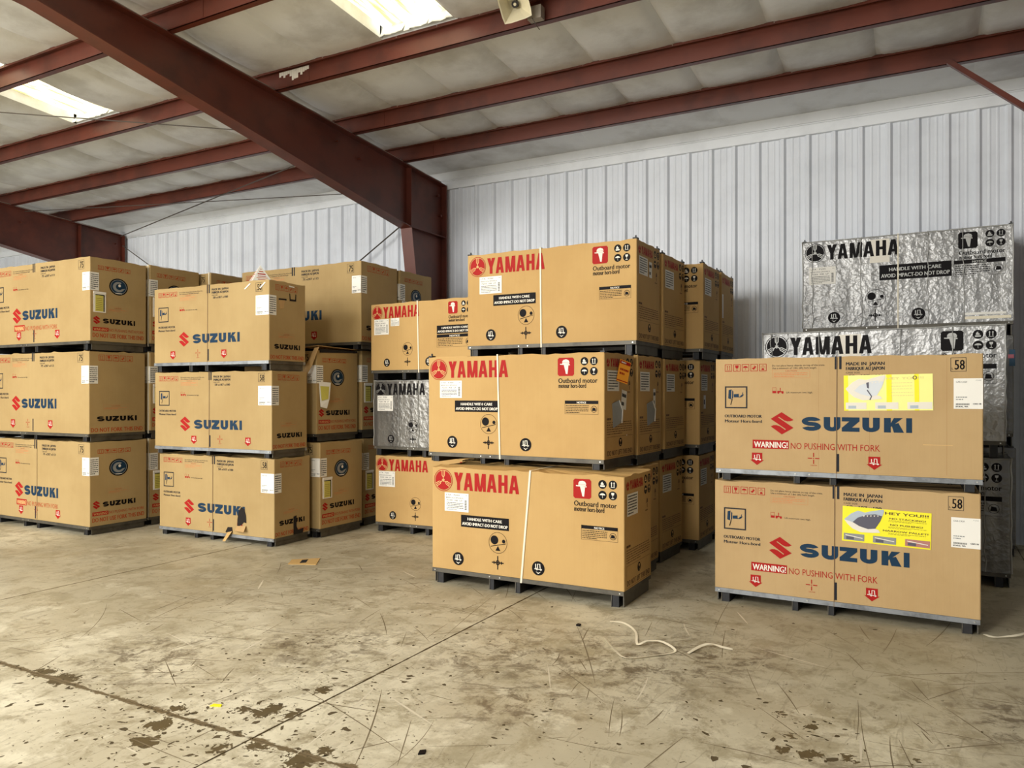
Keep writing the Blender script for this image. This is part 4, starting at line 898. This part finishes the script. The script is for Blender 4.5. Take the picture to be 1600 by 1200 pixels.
# ---- extra pieces on particular crates
def face(key, s_, t, lift=.004):   # local point on the front of a crate
    r, cb, _, H, typ = C[key]; W, D, _h = TYPE[typ]; return (-W/2+s_*W, -D/2-lift, cb+t*H)
def poster(key, pale):
    r, cb, _, H, typ = C[key]; W, D, _h = TYPE[typ]; i = Ink(); i.STEP = .0009
    w_, h_ = (.835-.518)*W, (.832-.534)*H; g = lambda *p: [(a*w_, b*h_) for a, b in p]
    yb = 'paper_pale' if pale else 'paper_yellow'  # upper sheet in paler paper and inks, with full yellow strips
    i.rect(0, 0, w_, h_, yb, 3)
    if pale:
        for a, b in ((.0, .05), (.49, .55), (.80, .85)): i.rect(a*w_, 0, b*w_, h_, 'paper_yellow', 4)
    sk, sd = ('ink_white', 'ink_shark_pale') if pale else ('ink_shark', 'ink_shark_dark')
    i.poly(g((.02, .62), (.10, .80), (.18, .90), (.26, .86), (.34, .92), (.47, .99), (.48, .93), (.46, .80), (.38, .84), (.28, .80), (.18, .70), (.12, .56), (.06, .50)), sk, 5)
    i.poly(g((.12, .56), (.18, .70), (.28, .80), (.38, .84), (.46, .80), (.44, .66), (.40, .50), (.38, .42), (.30, .40), (.20, .46)), sd, 5)
    i.poly(g((.02, .62), (.06, .50), (.12, .38), (.22, .29), (.36, .31), (.44, .33), (.42, .40), (.38, .43), (.30, .40), (.20, .46), (.12, .56)), 'ink_white', 6)
    for q in range(5): i.poly(g((.24+q*.04, .775+q*.008), (.26+q*.04, .78+q*.008), (.25+q*.04, .73+q*.01)), 'ink_white', 6)
    tc = 'ink_pale_tan' if pale else 'ink_brown'
    if not pale:
        i.text('HEY YOU!!!', .49*w_, .86*h_, .97*w_, .94*h_, tc, 5, .02); i.text('NO STACKING!', .54*w_, .735*h_, .94*w_, .785*h_, tc, 5, .02); i.text('NO PUSHING!', .55*w_, .56*h_, .91*w_, .61*h_, tc, 5, .02); i.text('NARROW PALLET!', .47*w_, .385*h_, .97*w_, .435*h_, tc, 5, .02)
        for z_ in (.66, .48, .305): i.scrib(.53*w_, z_*h_, .95*w_, (z_+.055)*h_, 2, 'ink_brown', 5, int(z_*99), .3)
    else:
        i.text('HEY YOU!!!', .49*w_, .86*h_, .90*w_, .93*h_, tc, 5); i.ring(.805*w_, .90*h_, .014, .005, 'ink_brown', 6)
        for z_ in (.75, .66, .58, .48, .40): i.scrib(.54*w_, z_*h_, .95*w_, (z_+.03)*h_, 1, tc, 5, int(z_*99), .35)
        i.poly(g((.26, .78), (.29, .80), (.29, .62), (.27, .64)), 'ink_shark_dark', 7); i.line(g((.27, .58), (.32, .40), (.30, .30)), .008, 'ink_shark_dark', 7)
    for q, (a, b, c1) in enumerate(((.02, .26, 'ink_grey'), (.36, .62, 'ink_grey'), (.72, .99, 'ink_pink'))):
        cc = 'ink_white' if pale else c1
        i.rect(a*w_, .04*h_, b*w_, .23*h_, cc, 5); i.rect((a+.03)*w_, .06*h_, (a+.12)*w_, .14*h_, 'ink_shark_dark' if not pale else 'ink_shark', 6); i.line(g((a+.02, .18), (b-.02, .12)), .006, 'ink_white', 6)
    o = link('shark_poster', i.mesh('shark_poster'), r, (-W/2+.518*W, -D/2, cb+.534*H), (0, R(1.2 if not pale else -.8), 0))
    o['label'] = 'faded yellow shark warning poster' if pale else 'bright yellow shark warning poster'
poster('R0', False); poster('R1', True)
plain('crease', (170, 132, 88), .8)
for key, ss in (('R1', (.42, .61, .88)), ('R0', (.61,))):
    r, cb, _, H, typ = C[key]; W, D, _h = TYPE[typ]; i = Ink()
    for q in ss: i.rect(q*W, .02, q*W+.0022, H-.03, 'crease', 0)
    if key == 'R1': i.rect(.80*W, .262*H, .90*W, .266*H, 'ink_card', 0)
    link('crease_line', i.mesh('crease_line'), r, (-W/2, -D/2+.0003, cb))
# white film scraps and tape on the silver crates
for key in ('S2a', 'S1b'):
    r = C[key][0]; x0, y0, z0_ = face(key, .345, .70, .0055); i = Ink(); i.rect(0, 0, .2, .26, 'ink_white', 0); 
    o = link('tape_patch', i.mesh('tape_patch'), r, (x0, y0+.0055, z0_)); o['label'] = 'white tape patch behind the lettering'; o.location.y = y0+.0055-.0001
r, cb, _, H, typ = C['S2a']; W, D, _h = TYPE['SIL']
MB().box(W*.29, W*.49, -D/2-.006, -D/2-.001, cb+.03, cb+.06, 'strap_white').box(W*.29, W*.47, -D/2-.007, -D/2-.001, cb+.075, cb+.10, 'paper').obj('tape_strip', r)
r = C['S2b'][0]; cb = C['S2b'][1]
MB().box(W/2-.05, W/2+.002, -D/2-.012, -D/2-.001, cb+.78, cb+.82, 'tape_pink').obj('pink_tape', r); MB().box(W/2-.04, W/2+.012, -D/2-.009, -D/2+.02, cb+.70, cb+.87, 'tape_blue').obj('blue_tape', r)
# film: hanging folds and a bright edge on the wrapped crates
def film(key, folds, seed):
    r, cb, _, H, typ = C[key]; W, D, _h = TYPE[typ]; rn = random.Random(seed); m = MB()
    for f_ in folds:
        x0 = -W/2+f_*W; pts = []
        for q in range(11): pts.append((x0+rn.uniform(-.012, .012)+q*.001, -D/2-.004-rn.uniform(0, .004), cb+H*(1-q/10)))
        m.tube(pts, .004, 'ink_foil', 5)
    m.obj('film_fold', r, smooth=True)
    m = MB(); n_ = 26
    for x0 in (-W/2, W/2-.004):
        m.tube([(x0+rn.uniform(-.004, .006), -D/2-.003, cb+H*q/12) for q in range(13)], .007, 'ink_foil', 5)
    m.tube([(-W/2+W*q/n_, -D/2-.002-rn.uniform(0, .004), cb+H-.009+rn.uniform(-.004, .001)) for q in range(n_+1)], .007, 'ink_foil', 5)
    m.obj('film_edge', r, smooth=True)
film('S2a', (.05, .30, .62, .78), 1); film('S1b', (.04, .26, .6, .8), 2); film('S1c', (.7, .9), 3); film('N1b', (.24, .42, .60), 4)
# torn holes on the bottom middle left crate
r, cb, _, H, typ = C['M1c']; W, D, _h = TYPE['S58']
g = lambda P, y_: [(-W/2+a*W, -D/2+y_, cb+b*H) for a, b in P]
m = MB().prism(g([(.712, .30), (.735, .36), (.760, .33), (.772, .25), (.775, .16), (.755, .17), (.735, .13), (.70, .10), (.702, .20)], -.006), (0, .003, 0), 'hole').obj('torn_hole', r)
MB().prism([(-W/2+.70*W, -D/2-.007, cb+.11*H), (-W/2+.775*W, -D/2-.007, cb+.12*H), (-W/2+.78*W, -D/2-.05, cb+.05*H), (-W/2+.70*W, -D/2-.04, cb+.055*H)], (0, -.004, .004), 'card_inner').obj('torn_flap', r)
MB().prism(g([(.60, .02), (.62, .085), (.655, .09), (.66, .03), (.64, .0)], -.006), (0, .003, 0), 'hole').obj('torn_hole', r)
MB().prism([(-W/2+.62*W, -D/2-.008, cb+.02*H), (-W/2+.66*W, -D/2-.01, cb+.04*H), (-W/2+.63*W, -D/2-.06, cb-.075), (-W/2+.60*W, -D/2-.05, cb-.08)], (.004, -.004, 0), 'card').obj('torn_flap', r)
ge = lambda P, x_: [(W/2+x_, -D/2+a*D, cb+b*H) for a, b in P]
MB().prism(ge([(.52, .23), (.60, .24), (.60, .10), (.64, .05), (.80, .06), (.78, .0), (.52, .0)], .0065), (-.003, 0, 0), 'hole').obj('torn_hole', r)
# open top flaps and hanging strip on the open crate
r, cb, _, H, typ = C['M2b']; W, D, _h = TYPE['S75']
MB().prism([(W/2+.001, -D/2+.05, cb+H-.035), (W/2+.001, D/2-.01, cb+H-.01), (W/2+.001, D/2-.01, cb+H+.012), (W/2+.001, -D/2+.05, cb+H+.012)], (.004, 0, 0), 'hole').obj('torn_hole', r)
MB().prism([(W/2-.25, -D/2+.02, cb+H+.03), (W/2+.02, -D/2+.0, cb+H+.045), (W/2+.02, D/2-.03, cb+H+.028), (W/2-.25, D/2-.03, cb+H+.02)], (0, 0, .005), 'card_inner').obj('top_flap', r)
MB().prism([(W/2-.02, -D/2-.01, cb+H+.02), (W/2+.05, -D/2-.01, cb+H+.03), (W/2-.02, -D/2-.06, cb+H*.80), (W/2-.14, -D/2-.12, cb+H*.56), (W/2-.20, -D/2-.13, cb+H*.56), (W/2-.08, -D/2-.07, cb+H*.84)], (0, -.004, 0), 'card_inner').obj('torn_strip', r)
# orange tag and torn pouches on the tagged crate
r, cb, _, H, typ = C['Y1b']; W, D, _h = TYPE['Y']
j = Ink(); j.STEP = .0012; j.rect(0, 0, .135, .195, 'paper_orange', 4); j.rect(.004, .160, .131, .188, 'ink_red', 5); j.scrib(.02, .167, .12, .181, 1, 'paper', 6, 2, .8)
j.scrib(.02, .06, .12, .13, 2, 'ink_red', 5, 4, .5); j.rect(0, .010, .135, .018, 'ink_red', 5)
o = link('orange_tag', j.mesh('orange_tag'), r, (W/2+.002, -D/2+.36*D, cb+.735*H), (R(0), R(0), R(90))); o['label'] = 'orange hanging tag'; o.rotation_euler = (Matrix.Rotation(R(66), 3, 'Z') @ Matrix.Rotation(R(14), 3, 'Y')).to_euler()
for key, s0 in (('Y1b', .24), ('Y2b', .35)):
    r, cb = C[key][0], C[key][1]
    m = MB().prism([(0, -.002, .17), (.11, -.02, .20), (.16, -.035, .12), (.14, -.02, 0), (.02, -.002, -.04)], (0, -.003, 0), 'ink_grey')
    m.prism([(.11, -.021, .20), (.16, -.036, .12), (.155, -.03, .0), (.138, -.03, 0), (.14, -.036, .11), (.105, -.026, .18)], (0, -.004, 0), 'paper')
    m.obj('torn_pouch', r, (W/2, -D/2+s0*D, cb+.33*H), (0, 0, R(90)))
# brackets, cable slots etc. on top middle crate
r, cb, _, H, typ = C['M1a']; W, D, _h = TYPE['S58']
ge = lambda P, x_: [(W/2+x_, -D/2+a*D, cb+b*H) for a, b in P]
MB().prism(ge([(.25, .76), (.46, .765), (.46, .785), (.25, .78)], .003), (-.002, 0, 0), 'hole').obj('slot', r)
MB().prism(ge([(.54, .86), (.56, .86), (.57, .79), (.70, .79), (.71, .86), (.73, .86), (.73, .77), (.55, .765)], .003), (-.002, 0, 0), 'hole').obj('slot', r)
MB().prism(ge([(.25, .76), (.42, .765), (.38, .66), (.28, .65)], .003), (-.002, 0, 0), 'card_inner').obj('pocket_mark', r)
MB().prism(ge([(.53, .945), (.68, .94), (.68, .955), (.53, .96)], .003), (-.002, 0, 0), 'paper').obj('tape_strip', r)

# white paper pyramid (do-not-stack cone) on the top middle-left crate
def pyramid():
    r, cb, ztop, H, typ = C['M1a']; W, D, _h = TYPE['S58']; a = R(1.26)
    cx, cy = px(438, 437, 0)[0], 0
    base = Vector((-6.64, 6.24, ztop+.004)); p = empty('paper_pyramid', base, a); tag(p, 'small white paper pyramid with red warning text standing on the top middle left crate', 'sign')
    s_, h_ = .125, .195; m = MB(); ap = Vector((0, 0, h_))
    cs = [Vector((0, -s_*1.25, 0)), Vector((s_*1.25, 0, 0)), Vector((0, s_*1.25, 0)), Vector((-s_*1.25, 0, 0))]
    rot = Matrix.Rotation(R(14), 3, 'Z'); cs = [rot @ c for c in cs]
    for q in range(4): m.prism([cs[q], cs[(q+1) % 4], ap], (0, 0, -.003), 'paper')
    m.obj('paper_cone', p)
    def rows(A, B, nm):
        m = MB(); n_ = (B-A).cross(ap-A).normalized()*.0015
        for f0, f1, k, w_ in ((.08, .12, 'ink_orange', .5), (.18, .22, 'ink_orange_line', .7), (.28, .32, 'ink_red', .6), (.40, .47, 'ink_red', .7), (.56, .62, 'ink_orange', .5), (.72, .75, 'ink_orange', .3)):
            L_ = lambda t, f: A+(B-A)*(.5+(t-.5)*(1-f))+(ap-A-(B-A)*.5)*f
            m.poly([L_(.5-w_/2, f0)+n_, L_(.5+w_/2, f0)+n_, L_(.5+w_/2, f1)+n_, L_(.5-w_/2, f1)+n_], k)
        m.obj(nm, p)
    rows(cs[3], cs[0], 'warning_print'); rows(cs[0], cs[1], 'warning_print')
    for k_, (u0, z0, u1, z1) in enumerate(((.80, .98, .845, .86), (.925, .96, .965, .86))):
        P0 = Vector(face('M1a', u0, .90)); P1 = Vector(face('M1a', u1, .965))
        MB().prism([P0, P0+Vector((.018, 0, -.004)), P1+Vector((.018, 0, -.004)), P1], (0, -.002, 0), 'paper').obj('tape_strip', C['M1a'][0])
pyramid()

# ------------------------------------------------------------------ litter on the floor
def ribbon(name, pts, w_, k, label, cat='strap', z=.006):
    P = [Vector((*floor_pt(u, v), h)) for u, v, h in pts]; o0 = P[0].copy(); m = MB(); i = m.m(k); Q = []
    for j in range(len(P)-1):
        for q in range(6):
            t = q/6; a = P[max(j-1, 0)]; b = P[j]; c = P[j+1]; d = P[min(j+2, len(P)-1)]
            Q.append(.5*((2*b)+(c-a)*t+(2*a-5*b+4*c-d)*t*t+(3*b-a-3*c+d)*t**3))
    Q.append(P[-1])
    for j, p in enumerate(Q):
        d = (Q[min(j+1, len(Q)-1)]-Q[max(j-1, 0)]); nrm = Vector((-d.y, d.x, 0)).normalized()*w_/2
        up = Vector((0, 0, .0015)); p = Vector((p.x, p.y, max(p.z, .002)))
        tw = Vector((0, 0, w_*.3*math.sin(j*.25)))
        m.v += [tuple(p-nrm-o0), tuple(p+nrm-o0+Vector((0, 0, abs(tw.z)))), tuple(p+nrm+up-o0+Vector((0, 0, abs(tw.z)))), tuple(p-nrm+up-o0)]
    for j in range(len(Q)-1):
        b = j*4
        for q in range(4): m.f.append([b+q, b+(q+1) % 4, b+4+(q+1) % 4, b+4+q]); m.mi.append(i)
    o = m.obj(name, None, o0); tag(o, label, cat); return o
ribbon('packing_strap', [(953, 972, .004), (975, 975, .004), (993, 988, .004), (996, 1008, .004), (1012, 1006, .02), (1035, 1008, .02), (1055, 1019, .004), (1020, 1026, .004), (978, 1029, .004), (958, 1014, .006), (945, 998, .004)], .016, 'strap_white', 'thin off white packing strap lying in loops on the floor right of centre')
ribbon('packing_strap', [(1075, 1022, .004), (1095, 1013, .012), (1112, 1011, .02), (1130, 1014, .008), (1145, 1016, .004)], .02, 'strap_white', 'short flat piece of off white packing strap right of the looped strap')
ribbon('packing_strap', [(1538, 992, .004), (1548, 996, .004), (1560, 997, .006), (1588, 998, .02), (1602, 994, .02)], .018, 'strap_white', 'white packing strap at the right edge by the foot of the right crate')
def flat_poly(name, pix, k, label, cat, th=.004, extra=None):
    P = [Vector((*floor_pt(u, v), .001)) for u, v in pix]; o0 = sum(P, Vector())/len(P); o0.z = 0
    m = MB().prism([p-o0 for p in P], (0, 0, th), k); o = m.obj(name, None, o0); tag(o, label, cat)
    if extra:
        nm, pix2, k2 = extra; P2 = [Vector((*floor_pt(u, v), .001+th)) for u, v in pix2]; MB().prism([p-o0 for p in P2], (0, 0, .0008), k2).obj(nm, o)
    return o
flat_poly('cardboard_scrap', [(450, 882), (456, 875), (500, 873), (494, 883)], 'card', 'small flat scrap of printed cardboard on the floor in front of the middle left pile', 'scrap', .006, ('printed_mark', [(468, 881), (472, 876), (482, 875), (478, 880)], 'ink_dark'))
flat_poly('yellow_scrap', [(328, 1104), (334, 1101), (347, 1102), (345, 1105)], 'paper_yellow', 'tiny bright yellow scrap on the floor at the lower left', 'scrap', .005)
flat_poly('black_chip', [(653, 1180), (656, 1174), (666, 1173), (664, 1179)], 'ink_black', 'small black rubber chip on the floor at the bottom centre', 'scrap', .006)
flat_poly('black_chip', [(900, 978), (903, 976), (908, 977), (905, 979)], 'ink_black', 'tiny dark chip on the floor in front of the front centre crate', 'scrap', .01)

# chipped flecks and scratches in the slab surface (too many to count: one object each)
def wear():
    rn = random.Random(11)
    m = MB(); i = m.m('fleck')
    def fleck(x, y, r, z=.0006):
        n_ = rn.randint(6, 9); e = rn.uniform(.22, .8); a0 = rn.uniform(0, 6.28); pts = []
        for q in range(n_):
            t = 2*math.pi*q/n_; rr = r*rn.uniform(.45, 1.25); u, v = rr*math.cos(t), rr*e*math.sin(t)
            pts.append((x+u*math.cos(a0)-v*math.sin(a0), y+u*math.sin(a0)+v*math.cos(a0), z))
        b = len(m.v); m.v += [(x, y, z)]+pts
        for q in range(n_): m.f.append([b, b+1+q, b+1+(q+1) % n_]); m.mi.append(i)
    clusters = [(415, 1113, .16, 26), (250, 1131, .18, 24), (228, 1158, .14, 20), (345, 1170, .16, 24), (470, 1186, .16, 16), (95, 1060, .22, 26), (300, 1120, .4, 40), (200, 1100, .5, 30), (150, 1150, .5, 26), (420, 1085, .45, 40),
                (510, 1075, .3, 22), (560, 1000, .7, 60), (330, 1040, .7, 40), (1265, 1136, .2, 20), (1245, 1175, .25, 26), (1330, 1150, .5, 24), (1120, 1120, .5, 20), (900, 1120, .6, 26), (720, 1150, .6, 24), (880, 1115, .12, 12), (640, 1160, .5, 18), (1450, 1110, .6, 16), (1180, 1010, .7, 22), (520, 930, .9, 30), (850, 1010, .8, 24)]
    for (u, v, sp, n_) in clusters:
        x, y = floor_pt(u, v)
        for q in range(n_):
            fleck(x+rn.gauss(0, sp), y+rn.gauss(0, sp), rn.choice((.005, .008, .011, .014, .018, .032 if n_ > 20 and sp < .5 else .016)))
    for q in range(230):
        x = rn.uniform(-6, .9); fleck(x, 2.69+rn.gauss(0, .05), rn.uniform(.006, .022) if x < -2.4 else rn.uniform(.003, .007))
    for q in range(260): fleck(rn.uniform(-6.5, 3), rn.uniform(2.2, 5.6), rn.uniform(.003, .008))
    o = m.obj('floor_fleck', floor); o['kind'] = 'stuff'
    for nm, k, n_, w0, w1 in (('floor_scratch', 'scratch', 300, .0015, .004), ('pale_scratch', 'scratch_pale', 26, .003, .008)):
        m = MB(); i = m.m(k)
        for q in range(n_):
            x, y = rn.uniform(-6, 2.5), rn.uniform(2.3, 5.8); a = rn.choice((rn.uniform(0, 3.14), rn.gauss(.3, .25), rn.gauss(1.9, .3))); L = rn.uniform(.06, .55)*(1 if rn.random() < .8 else 2.2)
            bend = rn.uniform(-.18, .18)*(3 if rn.random() < .1 else 1); P = []
            for j in range(7):
                t = j/6; aa = a+bend*t; x += math.cos(aa)*L/6; y += math.sin(aa)*L/6; P.append((x, y))
            wd = rn.uniform(w0, w1)
            b = len(m.v)
            for j, (px_, py_) in enumerate(P):
                w_ = wd*math.sin(math.pi*(j+.3)/6.6)+.0004; aa = a+bend*j/6; m.v += [(px_-math.sin(aa)*w_, py_+math.cos(aa)*w_, .0004), (px_+math.sin(aa)*w_, py_-math.cos(aa)*w_, .0004)]
            for j in range(6): m.f.append([b+2*j+1, b+2*j+3, b+2*j+2, b+2*j]); m.mi.append(i)
        o = m.obj(nm, floor); o['kind'] = 'stuff'
wear()
